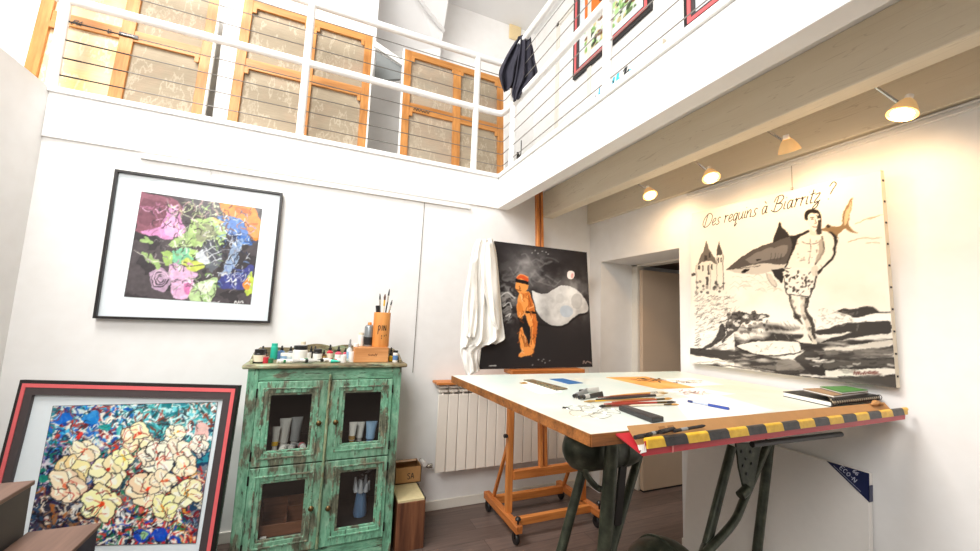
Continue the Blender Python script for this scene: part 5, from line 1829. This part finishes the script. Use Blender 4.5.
p.poly([(48, 98), (60, 104), (76, 170), (110, 230), (96, 225), (66, 170)], '#3a342f', .85, True)
p.poly([(66, 180), (90, 185), (96, 205), (80, 205)], '#2f2a27', .8, True)
for k in range(16):
    x, y = 60 + RNG.rand() * 80, 110 + RNG.rand() * 170
    p.ellipse(x, y, 4 + 4 * RNG.rand(), 9, ['#3a342f', '#f3ecde', '#8b8379'][RNG.randint(3)], .6, .3)
p.poly([(18, -2), (60, -8), (168, -10), (166, 30), (156, 66), (136, 108), (96, 106), (44, 96), (30, 50)], '#ece5d8', 1, True)
for k in range(56):
    x, y = 26 + RNG.rand() * 128, -2 + RNG.rand() * 100
    if x < 30 + y * .1 or x > 164 - max(0, y - 30) * .35:
        continue
    p.ellipse(x, y, 4 + 7 * RNG.rand(), 3 + 4 * RNG.rand(), ['#2f2a28', '#57504a', '#f6f1e6', '#2f2a28'][RNG.randint(4)], .85, RNG.rand() * 3)
p.stroke([(18, -2), (30, 50), (44, 96)], 1., INK); p.stroke([(168, -8), (164, 40), (140, 108)], 1.4, INK); p.stroke([(44, 97), (96, 106), (136, 108)], .9, INK)
p.zoom(780, 165, 4.592)
p.poly([(150, 462), (178, 455), (180, 490), (160, 498)], '#d6ccbc', .9, True)
p.zoom(780, 270, 4.408)
for k in range(5):
    x = 330 + k * 20
    p.stroke([(x, 455), (x + 6, 440), (x + 10, 456), (x + 17, 445), (x + 22, 454)], .8, '#6a3b36', .9)
p.stroke([(395, 456), (440, 455)], .6, '#6a3b36', .9)
p.warp(3.5, 26, 91)
p.mesh('painted_face', q, M_PAINT, t)
# lettering
hm = homography(SC)


def canvas_pt(px, py):
    d = hm @ np.array([px, py, 1.])
    a, b_ = d[0] / d[2], d[1] / d[2]
    return (q[0] * (1 - a) + q[1] * a) * (1 - b_) + (q[3] * (1 - a) + q[2] * a) * b_


o_, e_ = canvas_pt(703.5, 226.8), canvas_pt(835.5, 197.5)
tx = (e_ - o_).normalized(); ty = sn.cross(tx); ty = ty if ty.z > 0 else -ty
mb = MB()
write(mb, 'Des requins a` Biarritz ?', o_, tx, ty, .043, sn, .0048, SCRIPT, slant=.28, lift=.0022, fit=(e_ - o_).length)
mb.build('painted_lettering', plain('lettering_ink', '#2c2a2a', .6), t)

# ================================================================== TRACK LIGHTS
SPOTS = []
LM = [('first ceiling spotlight, nearest the camera, glowing straight at the viewer', .69, 905, 107, 9), ('second ceiling spotlight, turned sideways with its ribbed glass in view', 1.10, 788, 145, 6.5),
      ('third ceiling spotlight, above the upper left of the shark canvas', 1.514, 710, 174, 6), ('farthest ceiling spotlight, above the doorway', 1.974, 649, 192, 9.5)]
M_BULB = emit_mat('lamp_glow', '#ffe2b4', 12.)
M_REFL = emit_mat('lamp_glass', '#e0b67c', .35)
for (lb, y, px, py, pw), aim in zip(LM, (Vector((2.2, .9, 2.05)), Vector((2.24, 1.15, 1.9)), Vector((2.24, 1.55, 1.9)), Vector((2.3, 2.05, 1.9)))):
    c_ = on_x(px, py, 2.0)
    base = Vector((1.885, c_.y + .10, 2.47))
    t = thing('spotlight', lb, 'lamp', tuple(base), 'track spotlights under the mezzanine')
    MB().tube([base - Vector((.004, 0, 0)), base + Vector((.03, 0, 0))], .014, 10).build('wall_bracket', M_WHITE, t)
    mid = base + Vector((.06, -.03, -.03))
    MB().tube([base + Vector((.02, 0, 0)), mid, c_ + Vector((0, .02, .03))], .006, 8).build('arm', M_CHROME, t)
    d = (aim - c_).normalized()
    if not 1.0 < y < 1.3:
        d = (d * .5 + (EYE - c_).normalized() * .5).normalized()
    bk_ = c_ - d * .03
    nn = 20
    hd = MB().tube([bk_, bk_ + d * .012, bk_ + d * .04, bk_ + d * .062], [.016, .026, .040, .047], nn, False)
    hd.build('lamp_head', M_REFL, t)
    MB().tube([bk_ + d * .058, bk_ + d * .060], .034, nn).build('lit_lens', M_BULB, t)
    MB().tube([bk_ - d * .02, bk_], .013, 12).build('lamp_socket', M_WHITE, t)
    SPOTS.append((bk_ + d * .075, aim, pw))
tr = MB().tube([(1.886, -1.5, 2.468), (1.886, 2.98, 2.468)], .004, 6)
single('lamp_cable', tr, M_TRIM, 'thin electric cable along the beam feeding the ceiling spotlights', 'cable')

# ================================================================== DRAWING TABLE
TZ = 1.145
TX0, TX1, TY0, TY1 = .672, 2.262, .915, 1.985
tb = thing('drawing_table', 'large drawing table with a white top on a green metal base', 'table', (1.45, 1.4, 0))
cFL, cNL = on_z(452, 375.5, TZ), on_z(591, 434, TZ)
cNR = Vector((2.262, cNL.y + .005, TZ)); cFR = Vector((2.262, cFL.y - .02, TZ))
top = [cNL, cNR, cFR, cFL]
dn = Vector((0, 0, -.034))
t2 = NT('table_top_paint')
vv = t2.coords()
nn_ = t2.noise(vv, 2.2, 4)
t2.base(t2.ramp(nn_, [(.3, '#ccdcd5'), (.5, '#dde4dc'), (.7, '#e3dcc8')]))
t2.b.inputs['Roughness'].default_value = .35
MB().hexa([v + dn for v in top], top).build('table_top', t2.m, tb)
eb = MB()
ins_ = .0
for i in range(4):
    a, b_ = top[i], top[(i + 1) % 4]
    out = (b_ - a).cross(Vector((0, 0, 1))).normalized() * .003
    eb.hexa([a + dn, b_ + dn, b_ + dn + out, a + dn + out], [a - Vector((0, 0, .001)), b_ - Vector((0, 0, .001)), b_ + out - Vector((0, 0, .001)), a + out - Vector((0, 0, .001))])
eb.build('edge_band', M_EDGE, tb)
# base: left and right A frames, counterweight, sphere
ZU = TZ - .036
fr = MB()
MB().box(.80, 2.0, 1.12, 1.17, ZU - .035, ZU).build('support_rail', M_OLIVE, tb, bevel=.004)
MB().box(.80, 2.0, 1.60, 1.65, ZU - .035, ZU).build('support_rail', M_OLIVE, tb, bevel=.004)
MB().box(.98, 1.02, 1.16, 1.62, ZU - .04, ZU - .004).build('support_rail', M_OLIVE, tb, bevel=.004)
MB().box(1.78, 1.82, 1.16, 1.62, ZU - .04, ZU - .004).build('support_rail', M_OLIVE, tb, bevel=.004)
# counterweight drum under the left end
a_ = on_y(591, 455, 1.24)
drum = [(.012, -.135), (.040, -.128), (.062, -.11), (.075, -.08), (.078, -.05), (.078, .07), (.074, .075), (.074, .083), (.079, .088), (.079, .12), (.07, .16), (.05, .19)]
MB().lathe((.99, 1.24, .985), [(r_, h) for r_, h in drum], 30, 'x').build('counterweight_drum', M_OLIVE, tb)


def leg(pts, r, nm='leg'):
    MB().tube(smooth_curve(pts, 5) if len(pts) > 2 else pts, r, 14).build(nm, M_OLIVE, tb)


def ext(p0, p1, z):
    p0, p1 = Vector(p0), Vector(p1)
    k = (z - p0.z) / (p1.z - p0.z)
    return p0 + (p1 - p0) * k


A0, A1 = on_y(584, 466, 1.36), on_y(561, 551, 1.36)
leg([A0, ext(A0, A1, .03)], .0185)
B0, B1 = on_y(613, 444, 1.12), on_y(605, 551, 1.12)
leg([Vector((B0.x, B0.y, ZU - .03)), ext(B0, B1, .03)], .0235)
C0, C1_ = on_y(640, 452, 1.30), on_y(611, 551, 1.18)
leg([C0, ext(C0, C1_, .03)], .0165)
# linkage between drum and legs
l0 = on_y(586, 474, 1.2); l1 = on_y(598, 488, 1.2); l2 = on_y(612, 490, 1.15)
MB().tube(smooth_curve([l0 + Vector((0, 0, .03)), l0, l1, l2], 5), .011, 10).build('curved_link', M_OLIVE, tb)
ms = on_y(625, 470, 1.2); ms1 = on_y(617, 525, 1.2)
MB().bar(ms + Vector((0, 0, .1)), ms1, .03, .012).build('steel_strap', M_IRON, tb)
D0, D1 = on_y(732, 446, 1.22), on_y(705, 551, 1.22)
leg([Vector((D0.x, D0.y, D0.z)), ext(D0, D1, .03)], .0185)
F0, F1 = on_y(770, 440, 1.28), on_y(757, 551, 1.28)
leg([F0, ext(F0, F1, .03)], .0205)
E0, E1, E2, E3 = on_y(768, 443, 1.22), on_y(745, 497, 1.22), on_y(733, 523, 1.20), on_y(703, 556, 1.18)
leg([E0, E1, E2, E3], .0165, 'curved_brace')
br = [on_y(736, 443, 1.205), on_y(762, 443, 1.205), on_y(757, 470, 1.205), on_y(752, 492, 1.205), on_y(744, 490, 1.205), on_y(739, 468, 1.205)]
MB().prism(br, (0, .008, 0)).build('bracket_plate', M_OLIVE, tb, bevel=.002)
for a, b_ in ((742, 452), (751, 452), (746.5, 459), (743.5, 466), (752, 464), (747, 474)):
    c_ = on_y(a, b_, 1.203)
    MB().lathe(tuple(c_), [(.007, -.002), (.007, .001)], 10, 'y').build('bracket_hole', M_BLACK, tb)
cl_ = on_y(744, 492, 1.2)
MB().tube([cl_ + Vector((-.025, 0, -.012)), cl_ + Vector((.025, 0, .012))], .02, 12).build('clamp_collar', M_OLIVE, tb)
# feet
for a, b_ in ((ext(A0, A1, .03), ext(B0, B1, .03)), (ext(C0, C1_, .03), ext(B0, B1, .03)), (ext(D0, D1, .03), ext(F0, F1, .03)), (ext(B0, B1, .03), ext(D0, D1, .03))):
    MB().tube([a, b_], .022, 12).build('foot_bar', M_OLIVE, tb)
# ball counterweight between the frames
sc_ = on_y(664, 583, 1.17)
rad = (on_y(664, 533, 1.17) - on_y(664, 583, 1.17)).length * .86
prof = [(max(.004, rad * math.sin(PI * k / 18)), -rad * math.cos(PI * k / 18)) for k in range(19)]
MB().lathe(sc_, prof, 36, 'x').build('counterweight_ball', M_OLIVE, tb)
MB().lathe((sc_.x, sc_.y, sc_.z), [(rad * .99, -.008), (rad * 1.035, -.005), (rad * 1.035, .005), (rad * .99, .008)], 40, 'x').build('ball_seam', M_OLIVE, tb)
MB().tube([sc_ + Vector((rad * .9, 0, 0)), E3, ext(D0, D1, E3.z)], .02, 12).build('ball_arm', M_OLIVE, tb)
MB().tube([sc_, Vector((sc_.x, sc_.y, .03))], .02, 12).build('ball_post', M_OLIVE, tb)
MB().tube([Vector((sc_.x, sc_.y, .03)), ext(B0, B1, .03)], .02, 12).build('foot_bar', M_OLIVE, tb)
# black rod under the tray
ra, rb = on_y(752, 444.5, .97), on_y(841, 434, .97)
MB().tube([ra, rb], .0105, 10).build('tilt_rod', M_BLACK, tb)

# red tray along the front edge
RT = plain('red_enamel', '#c02f38', .35, var=.1, scale=14)
ty1, ty0 = cNL.y - .004, .850
tx0, tx1 = .838, 2.250
tr_ = MB()
th = .003
prof = [(ty1, TZ - .008), (ty0 + .004, 1.092), (ty0, 1.094), (ty0 - .004, 1.134), (ty0 - .001, 1.134), (ty0 + .004, 1.097), (ty1, TZ - .004)]
LX = {0: .79, 6: .79}
lf_ = [Vector((LX.get(i, tx0), y, z)) for i, (y, z) in enumerate(prof)]
rt_ = [Vector((tx1, y, z + (.010 if 0 < i < 6 else 0))) for i, (y, z) in enumerate(prof)]
n = len(prof)
tr_.add(lf_ + rt_, [(i, (i + 1) % n, n + (i + 1) % n, n + i) for i in range(n)] + [tuple(range(n))[::-1], tuple(range(n, 2 * n))])
tr_.build('pencil_tray', RT, tb)
hz = MB()
r_ = .0075
hza = [Vector((tx0 + .004, ty0 - .0085, 1.115)), Vector((tx0 + .004, ty0 - .0045, 1.115)), Vector((tx0 + .004, ty0 - .0045, 1.134)), Vector((tx0 + .004, ty0 - .0085, 1.134))]
hz.hexa([v + Vector((tx1 - tx0, 0, .010)) for v in hza][::-1], hza[::-1])
hz.tube([(tx0 + .004, ty0 - .001, 1.135), (tx1 + .012, ty0 - .001, 1.145)], r_, 12)
hz.build('hazard_tape', hazard_mat(), tb, bevel=0)
MB().box(tx0 + .10, tx0 + .104, ty0 - .0052, ty0 - .004, 1.095, 1.118).build('tray_seam', plain('pale_red', '#e58a86', .5), tb)
MB().prism([(tx0 - .012, ty0 + .004, 1.10), (tx0 + .004, ty0 - .003, 1.105), (tx0 + .002, ty0 - .003, 1.135)], (.004, .002, 0)).build('torn_tape', M_PAPER, tb)
# cardboard strip standing in the tray
k0, k1, k2, k3 = on_y(625, 427, .895), on_y(631, 443, .866), on_y(886, 404, .895), on_y(868, 401.5, .905)
cs = thing('cardboard_strip', 'long kraft cardboard strip leaning in the red tray on the table edge', 'cardboard', (1.5, .88, 1.11))
cl = on_y(625.5, 427.5, .905)
cq = [Vector((.832, .862, 1.112)), Vector((2.205, .862, 1.118)), Vector((2.225, .905, TZ + .015)), Vector((.828, .905, TZ + .013))]
MB().hexa(cq, [v + Vector((0, -.0025, .003)) for v in cq]).build('card', M_KRAFT, cs)
MB().hexa([cq[0] + Vector((-.006, -.006, -.004)), cq[0] + Vector((.05, -.006, -.004)), cq[0] + Vector((.05, 0, .008)), cq[0] + Vector((-.006, 0, .008))],
          [cq[0] + Vector((-.006, -.01, -.002)), cq[0] + Vector((.05, -.01, -.002)), cq[0] + Vector((.05, -.004, .010)), cq[0] + Vector((-.006, -.004, .010))]).build('torn_end', M_PAPER, cs)
mb = MB()
nn2 = Vector((0, -.9, .4))
for k in range(2):
    mb.ribbon([Vector((.93 + k * .035, .889, TZ + .002)), Vector((.955 + k * .035, .889, TZ + .002))], .013, (0, -.7, .6), .006)
mb.build('stamp', plain('stamp_brown', '#9a6c3e', .8), cs)
single('crumpled_kraft', MB().tube(smooth_curve([(2.10, .893, TZ + .016), (2.13, .888, TZ + .024), (2.16, .893, TZ + .018), (2.19, .89, TZ + .016)], 4), [.004, .006, .01, .012, .009, .006, .01, .008, .006, .008, .006, .004, .003], 8), M_KRAFT,
       'crumpled bit of brown paper at the right end of the cardboard strip', 'paper')

# pencils in the tray
CH = plain('charcoal', '#242021', .6)
for i, (pa, pb, lb, r_) in enumerate((
        ((635, 437.5), (652, 434), 'black charcoal stick at the left end of the red tray', .006), ((648, 434.5), (664, 431), 'black crayon second from the left end of the red tray', .0055),
        ((660, 432), (675, 428.5), 'thick black crayon third from the left end of the tray', .0065), ((674, 431), (705, 425.5), 'long black pencil in the middle left of the tray', .005))):
    a, b_ = on_y(*pa, .858), on_y(*pb, .872)
    a.z = max(a.z, 1.131); b_.z = max(b_.z, 1.138)
    t = thing('black_crayon', lb, 'crayon', tuple(a), 'drawing sticks in the red tray')
    MB().tube([a, a + (b_ - a) * .9, b_], [r_, r_, r_ * .4], 8).build('stick', CH, t)
    MB().tube([a + (b_ - a) * .2, a + (b_ - a) * .4], r_ * 1.08, 8).build('wrapper', DGR if i % 2 else BLK, t)


# ================================================================== THINGS ON THE TABLE
def flat(name, label, cat, pxs, col_mat, h=.0015, z=TZ + .0003, group=None):
    pts = [on_z(a, b_, z + h) for a, b_ in pxs]
    pts = [Vector((v.x, v.y, z)) for v in pts]
    return single(name, MB().prism(pts, (0, 0, h)), col_mat, label, cat, group)


flat('white_sheet', 'rounded white sheet under the strip of colour swatches', 'paper', [(521, 382), (530, 380), (560, 389.5), (563, 392), (552, 393.6), (541, 393.8), (531, 390.5), (523, 386)], M_PAPER, .001)
sw = NT('swatches'); vv = sw.coords()
sw.base(sw.ramp(sw.noise(vv, 45, 3, .7), [(.36, '#20282a'), (.44, '#4f6a5a'), (.48, '#b9a070'), (.52, '#35352f'), (.57, '#8f5a30'), (.62, '#2a3034')]))
single('swatch_strip', MB().prism([Vector((on_z(a, b_, TZ + .005).x, on_z(a, b_, TZ + .005).y, TZ + .0016)) for a, b_ in ((523.5, 379.7), (533, 379.3), (567.5, 388.3), (556, 389.8))], (0, 0, .004)), sw.m, 'strip of dark paint colour swatches on the far left of the table', 'swatches')
single('swatch_card', MB().prism([Vector((on_z(a, b_, TZ + .002).x, on_z(a, b_, TZ + .002).y, TZ + .0016)) for a, b_ in ((519.5, 383), (524.5, 382), (528, 383.2), (523, 384.2))], (0, 0, .002)), TAN, 'small brown card on the edge of the rounded white sheet', 'card')
flat('blue_card', 'blue and dark card lying near the far edge of the table', 'card', [(549.5, 378.8), (563, 378.3), (583, 382.8), (569, 383.9)], plain('blue_card', '#2f6fae', .4, var=.2, scale=25), .002)
op = NT('orange_print'); vv = op.coords()
op.base(op.ramp(op.noise(vv, 5, 4), [(.3, '#dc7f2c'), (.5, '#eba551'), (.7, '#f2bf7a')]))
ob = flat('orange_print', 'orange sheet with a dark drawing lying by the far table edge', 'print', [(606, 377.2), (646, 376.6), (695, 387.3), (658, 388.6)], op.m, .0015)
mb = MB()
rr = random.Random(2)
for k in range(26):
    a = on_z(636 + rr.uniform(0, 24), 378.2 + rr.uniform(0, 3), TZ + .003)
    mb.ribbon([Vector((a.x, a.y, TZ + .0025)), Vector((a.x + rr.uniform(-.04, .04), a.y + rr.uniform(-.05, .05), TZ + .0025))], .012, (0, 0, 1))
o_ = mb.build('dark_drawing', plain('drawing_brown', '#6b5340', .7), ob)
sh1 = flat('sketch_sheet', 'white sheet with a grey sketch beside the orange sheet, near the doorway', 'paper', [(663, 379), (692, 377.5), (724, 384.5), (692, 386.5)], M_PAPER, .001)
mb = MB()
for k in range(30):
    a = on_z(676 + rr.uniform(0, 26), 379.8 + rr.uniform(0, 3.4), TZ + .002)
    mb.ribbon([Vector((a.x, a.y, TZ + .0018)), Vector((a.x + rr.uniform(-.05, .05), a.y + rr.uniform(-.04, .04), TZ + .0018))], .007, (0, 0, 1))
mb.build('grey_sketch', plain('sketch_grey', '#9a918a', .8), sh1)
sh2 = flat('sketch_sheet', 'white sheet with a pinkish sketch in the middle of the table above the pen', 'paper', [(664, 390), (700, 388), (736, 394), (694, 398)], M_PAPER, .001)
mb = MB()
for k in range(34):
    a = on_z(680 + rr.uniform(0, 24), 390.5 + rr.uniform(0, 3.5), TZ + .002)
    mb.ribbon([Vector((a.x, a.y, TZ + .0018)), Vector((a.x + rr.uniform(-.05, .05), a.y + rr.uniform(-.03, .03), TZ + .0018))], .006, (0, 0, 1))
mb.build('pink_sketch', plain('sketch_pink', '#c9a49a', .8), sh2)
flat('large_sheet', 'large blank white sheet under the blue pen', 'paper', [(672, 399), (720, 395), (774, 410.5), (745, 415.5), (690, 421)], M_PAPER, .0008)

# crumpled paint tubes left of the brushes
t = None
for lb, a, b_, bd in (('dark dented tube at the left of the small heap beside the brushes', (574, 396), (588, 390.5), DGR), ('silver tube on the far side of the small heap beside the brushes', (580, 391), (599, 389.5), GRY),
                      ('black and white tube on the near side of the small heap beside the brushes', (579, 397.5), (603, 394), BLK)):
    p0, p1 = on_z(*a, TZ + .010), on_z(*b_, TZ + .010)
    paint_tube(lb, p0, p1 - p0, (p1 - p0).length, .009, bd, BLK, GRY if bd is BLK else None, 'paint tubes heaped beside the brushes', flat=(0, .3, 1))


def table_brush(label, pa, pb, hcol, fer, tipc, r=.0045, lift=.006):
    r *= .72
    a, b_ = on_z(*pa, TZ + lift), on_z(*pb, TZ + lift)
    t = thing('paint_brush', label, 'brush', tuple(a), 'brushes lying on the drawing table')
    d = b_ - a
    MB().tube([a, a + d * .3, a + d * .72], [r * .5, r * 1.1, r * .9], 8).build('handle', hcol, t)
    MB().tube([a + d * .72, a + d * .86], r * 1.0, 8).build('ferrule', fer, t)
    MB().tube([a + d * .86, a + d * .93, b_], [r, r * 1.3, r * .4], 8).build('bristles', tipc, t)


RW = G_('redwood', '#742f22'); OCH = G_('ochre', '#d39a4a'); DRK = G_('dark', '#2c2523')
for a in (('dark red handled brush, farthest of the brushes on the table', (598, 397.5), (668, 393), RW, M_CHROME, TAN, .005, .014),
          ('thick black handled brush on top of the brush bundle', (596, 399.5), (664, 394.8), DRK, DRK, CRM, .0075, .018),
          ('ochre brush with its tip pointing left in the brush bundle', (655, 398), (584, 401.5), OCH, YEL, TAN, .005, .006),
          ('pale bristled brush behind the thick black brush', (610, 396), (664, 391.5), OCH, M_CHROME, CRM, .005, .006),
          ('orange red brush in the middle of the bundle', (612, 402.2), (672, 398.5), G_('orred', '#b0522e'), M_BRASS, OCH, .006, .012),
          ('brush with a bright red handle along the near side of the bundle', (604, 404), (676, 402), G_('bright', '#a83a2b'), M_BRASS, DRK, .006, .007),
          ('pale wooden brush, nearest of the bundle', (622, 405.6), (679, 404.3), CRM, M_BRASS, OCH, .004, .005),
          ('black tipped brush pointing left beside the black ruler', (640, 404.5), (599, 406.3), RW, M_BRASS, DRK, .006, .006)):
    table_brush(*a)
# black ruler block
pts = [on_z(a, b_, TZ + .016) for a, b_ in ((618.5, 405.8), (627, 405.2), (664, 416.6), (652, 418.2))]
t = thing('black_case', 'long black ridged case lying diagonally near the front of the table', 'case', (pts[2].x, pts[2].y, TZ + .0005))
b_ = [Vector((v.x, v.y, TZ + .0005)) for v in pts]
MB().prism(b_, (0, 0, .016)).build('case_body', plain('case_black', '#2d2b2c', .35, var=.1), t, bevel=.003)
mb = MB()
for f in (.3, .5, .7):
    mb.ribbon([(b_[0] * (1 - f) + b_[1] * f) * .97 + (b_[3] * (1 - f) + b_[2] * f) * .03 + Vector((0, 0, .0165)), (b_[0] * (1 - f) + b_[1] * f) * .03 + (b_[3] * (1 - f) + b_[2] * f) * .97 + Vector((0, 0, .0165))], .004, (0, 0, 1), .0004)
mb.build('ridge', plain('case_grey', '#6a6666', .4), t)
# wire rings
t = thing('wire_rings', 'tangle of thin grey wire rings on the left front of the table', 'wire', tuple(on_z(590, 411, TZ)))
for px, py, r_ in ((572, 408, .03), (582, 413, .036), (594, 409, .04), (600, 415, .032), (609, 411, .034), (586, 406, .025)):
    c_ = on_z(px, py, TZ + .004)
    MB().tube([(c_.x + r_ * 1.2 * math.cos(a), c_.y + r_ * math.sin(a), TZ + .003 + .003 * math.sin(a * 2 + px)) for a in np.linspace(0, 2 * PI, 26)], .0008, 6, False).build('ring', M_CHROME, t)
c_ = on_z(563, 407.3, TZ + .003)
MB().tube([c_, on_z(569, 408.5, TZ + .004)], .003, 6).build('wire_end', M_IRON, t)
# blue pen
a, b_ = on_z(688, 401, TZ + .006), on_z(729, 408.8, TZ + .006)
t = thing('blue_pen', 'clear ballpoint pen with blue caps lying on the large white sheet', 'pen', tuple(a))
d = b_ - a
MB().tube([a + d * .1, a + d * .6], .004, 8).build('clear_barrel', plain('pen_clear', '#bcc6dc', .2), t)
MB().tube([a, a + d * .13], .005, 8).build('end_plug', NAVY, t)
MB().tube([a + d * .52, b_], .0058, 8).build('pen_cap', plain('pen_blue', '#2f4a9c', .3), t)

# notebooks at the right end
def book(name, label, pxs, z, h, cover, pages, spiral=False, cover_col2=None):
    pts = [on_z(a, b_, z + h) for a, b_ in pxs]
    b_ = [Vector((v.x, v.y, z)) for v in pts]
    c_ = sum(b_, Vector((0, 0, 0))) / 4
    t = thing(name, label, 'notebook', (c_.x, c_.y, z), 'notebooks stacked at the right end of the table')
    MB().prism(b_, (0, 0, .0025)).build('back_cover', cover, t)
    MB().prism([v + (c_ - v) * .02 + Vector((0, 0, .0027)) for v in b_], (0, 0, h - .0056)).build('pages', pages, t)
    MB().prism([v + Vector((0, 0, h - .0026)) for v in b_], (0, 0, .0026)).build('front_cover', cover_col2 or cover, t)
    if spiral:
        e0, e1 = b_[3], b_[2]
        nrm = (e1 - e0).normalized()
        prp = nrm.cross(Vector((0, 0, 1)))
        sp = MB()
        for k in range(22):
            o_ = e0 + (e1 - e0) * ((k + .5) / 22) + Vector((0, 0, h / 2))
            sp.tube([o_ + prp * .009 * math.cos(a) + Vector((0, 0, (h * .5 + .004) * math.sin(a))) for a in np.linspace(0, 2 * PI, 10)], .0013, 5, False)
        sp.build('spiral_binding', M_IRON, t)


GC = plain('grey_card', '#8d8178', .7, var=.1)
book('sketchbook', 'black covered book with thick white pages at the bottom of the notebook stack', [(783, 391.5), (812, 389.5), (858, 396), (831, 401.5)], TZ + .0005, .022, BLK, M_PAPER)
book('sketchbook', 'spiral bound kraft sketchbook at the right of the notebook stack', [(824, 391), (856, 388.5), (880, 395.5), (833, 400.5)], TZ + .023, .014, plain('kraft_cover', '#7a6550', .8), plain('cream_pages', '#d9cdb2', .8), True, BLK)
book('notebook', 'brown card notebook under the green covered book', [(803, 388.5), (818, 388), (868, 391.5), (834, 395.5)], TZ + .038, .010, GC, M_PAPER, False, plain('brown_cover', '#a08468', .7))
book('notebook', 'thin book with a bright green cover on top of the notebook stack', [(820, 386.4), (846, 386), (868, 389.8), (842, 392.2)], TZ + .049, .009, GC, M_PAPER, False, plain('green_cover', '#4a8a42', .5, var=.15, scale=30))
bk_t = None

# ================================================================== BOARD LEANING ON THE RIGHT WALL
bd = thing('leaning_board', 'white framed panel with a blue corner protector leaning under the shark canvas', 'panel', (2.2, 1.45, 0))
xb, xt = 2.18, 2.262
zt_ = on_x(868.5, 474, xt).z
yr = on_x(868.5, 474, xt).y
yr2 = on_x(867.5, 500, xt - .01).y
yl = 1.90
th = .030
B_ = lambda y, k, off: Vector((xb + (xt - xb) * k + off, y, zt_ * k))
MB().hexa([B_(yl, 0, 0), B_(yr, 0, 0), B_(yr, 0, th), B_(yl, 0, th)], [B_(yl, 1, 0), B_(yr, 1, 0), B_(yr, 1, th), B_(yl, 1, th)]).build('panel_body', plain('panel_white', '#eeeae4', .45, var=.02), bd, bevel=.002)
pc = MB()
kk = .115 / zt_
e = .003
prot = plain('protector_navy', '#1b2550', .35, var=.1)
tri0 = [B_(yr + .155, 1.004, -e), B_(yr - e, 1.004, -e), B_(yr - e, 1 - kk, -e)]
pc.prism(tri0, (.002, 0, 0))
pc.hexa([B_(yr - e, 1 - kk, -e), B_(yr, 1 - kk, -e), B_(yr, 1 - kk, th * .9), B_(yr - e, 1 - kk, th * .9)][::-1], [B_(yr - e, 1 - kk * .42, -e), B_(yr, 1 - kk * .42, -e), B_(yr, 1 - kk * .42, th * .9), B_(yr - e, 1 - kk * .42, th * .9)][::-1])
pc.build('corner_protector', prot, bd)
mb = MB()
bn = Vector((-1, 0, (xt - xb) / zt_ )).normalized()
dir_ = (tri0[2] - tri0[0]).normalized()
upd = Vector((0, -dir_.z, dir_.y)); upd = upd if upd.z > 0 else -upd
write(mb, 'ECO-N', tri0[0] + dir_ * .052 + upd * .020, dir_, upd, .019, bn, .003, fit=.072)
write(mb, '66', tri0[0] + dir_ * .088 + upd * .052, dir_, upd, .017, bn, .003, fit=.022)
mb.ribbon([tri0[0] + dir_ * .03 + upd * .009, tri0[0] + dir_ * .155 + upd * .009], .0016, bn, .001)
mb.build('protector_print', plain('protector_print', '#c9cde0', .5), bd)

# ================================================================== LIGHT
world = bpy.data.worlds.new('sky')
world.use_nodes = True
bg = world.node_tree.nodes['Background']
bg.inputs['Color'].default_value = (1.0, .96, .90, 1)
bg.inputs['Strength'].default_value = .26
scene.world = world


def area(name, loc, target, sx, sy, power, col=(1, 1, 1)):
    ld = bpy.data.lights.new(name, 'AREA')
    ld.shape = 'RECTANGLE'; ld.size = sx; ld.size_y = sy; ld.energy = power; ld.color = col
    o = bpy.data.objects.new(name, ld)
    o.location = loc
    o.rotation_euler = (Vector(target) - Vector(loc)).to_track_quat('-Z', 'Y').to_euler()
    COL.objects.link(o)
    return o


area('skylight', (-1.6, 1.45, 4.9), (.7, 1.9, 1.0), 1.8, 1.4, 180, (1, .98, .95))
area('fill_light', (-1.45, -.7, 3.3), (.2, 2.9, .9), 1.8, 1.6, 100, (1, .99, .97))  # added frontal fill for the back wall, not an actual window
for i, (loc, aim, pw) in enumerate(SPOTS):
    ld = bpy.data.lights.new('halogen', 'SPOT')
    ld.energy = pw; ld.color = (1, .66, .36); ld.spot_size = math.radians(150); ld.spot_blend = .9; ld.shadow_soft_size = .03
    o = bpy.data.objects.new('halogen', ld)
    o.location = loc
    o.rotation_euler = (aim - loc).to_track_quat('-Z', 'Y').to_euler()
    COL.objects.link(o)

vs_ = scene.view_settings
vs_.view_transform = 'Standard'
vs_.look = 'None'
vs_.gamma = 1
vs_.exposure = 0.2
vs_.use_curve_mapping = False
scene.cycles.max_bounces = 8
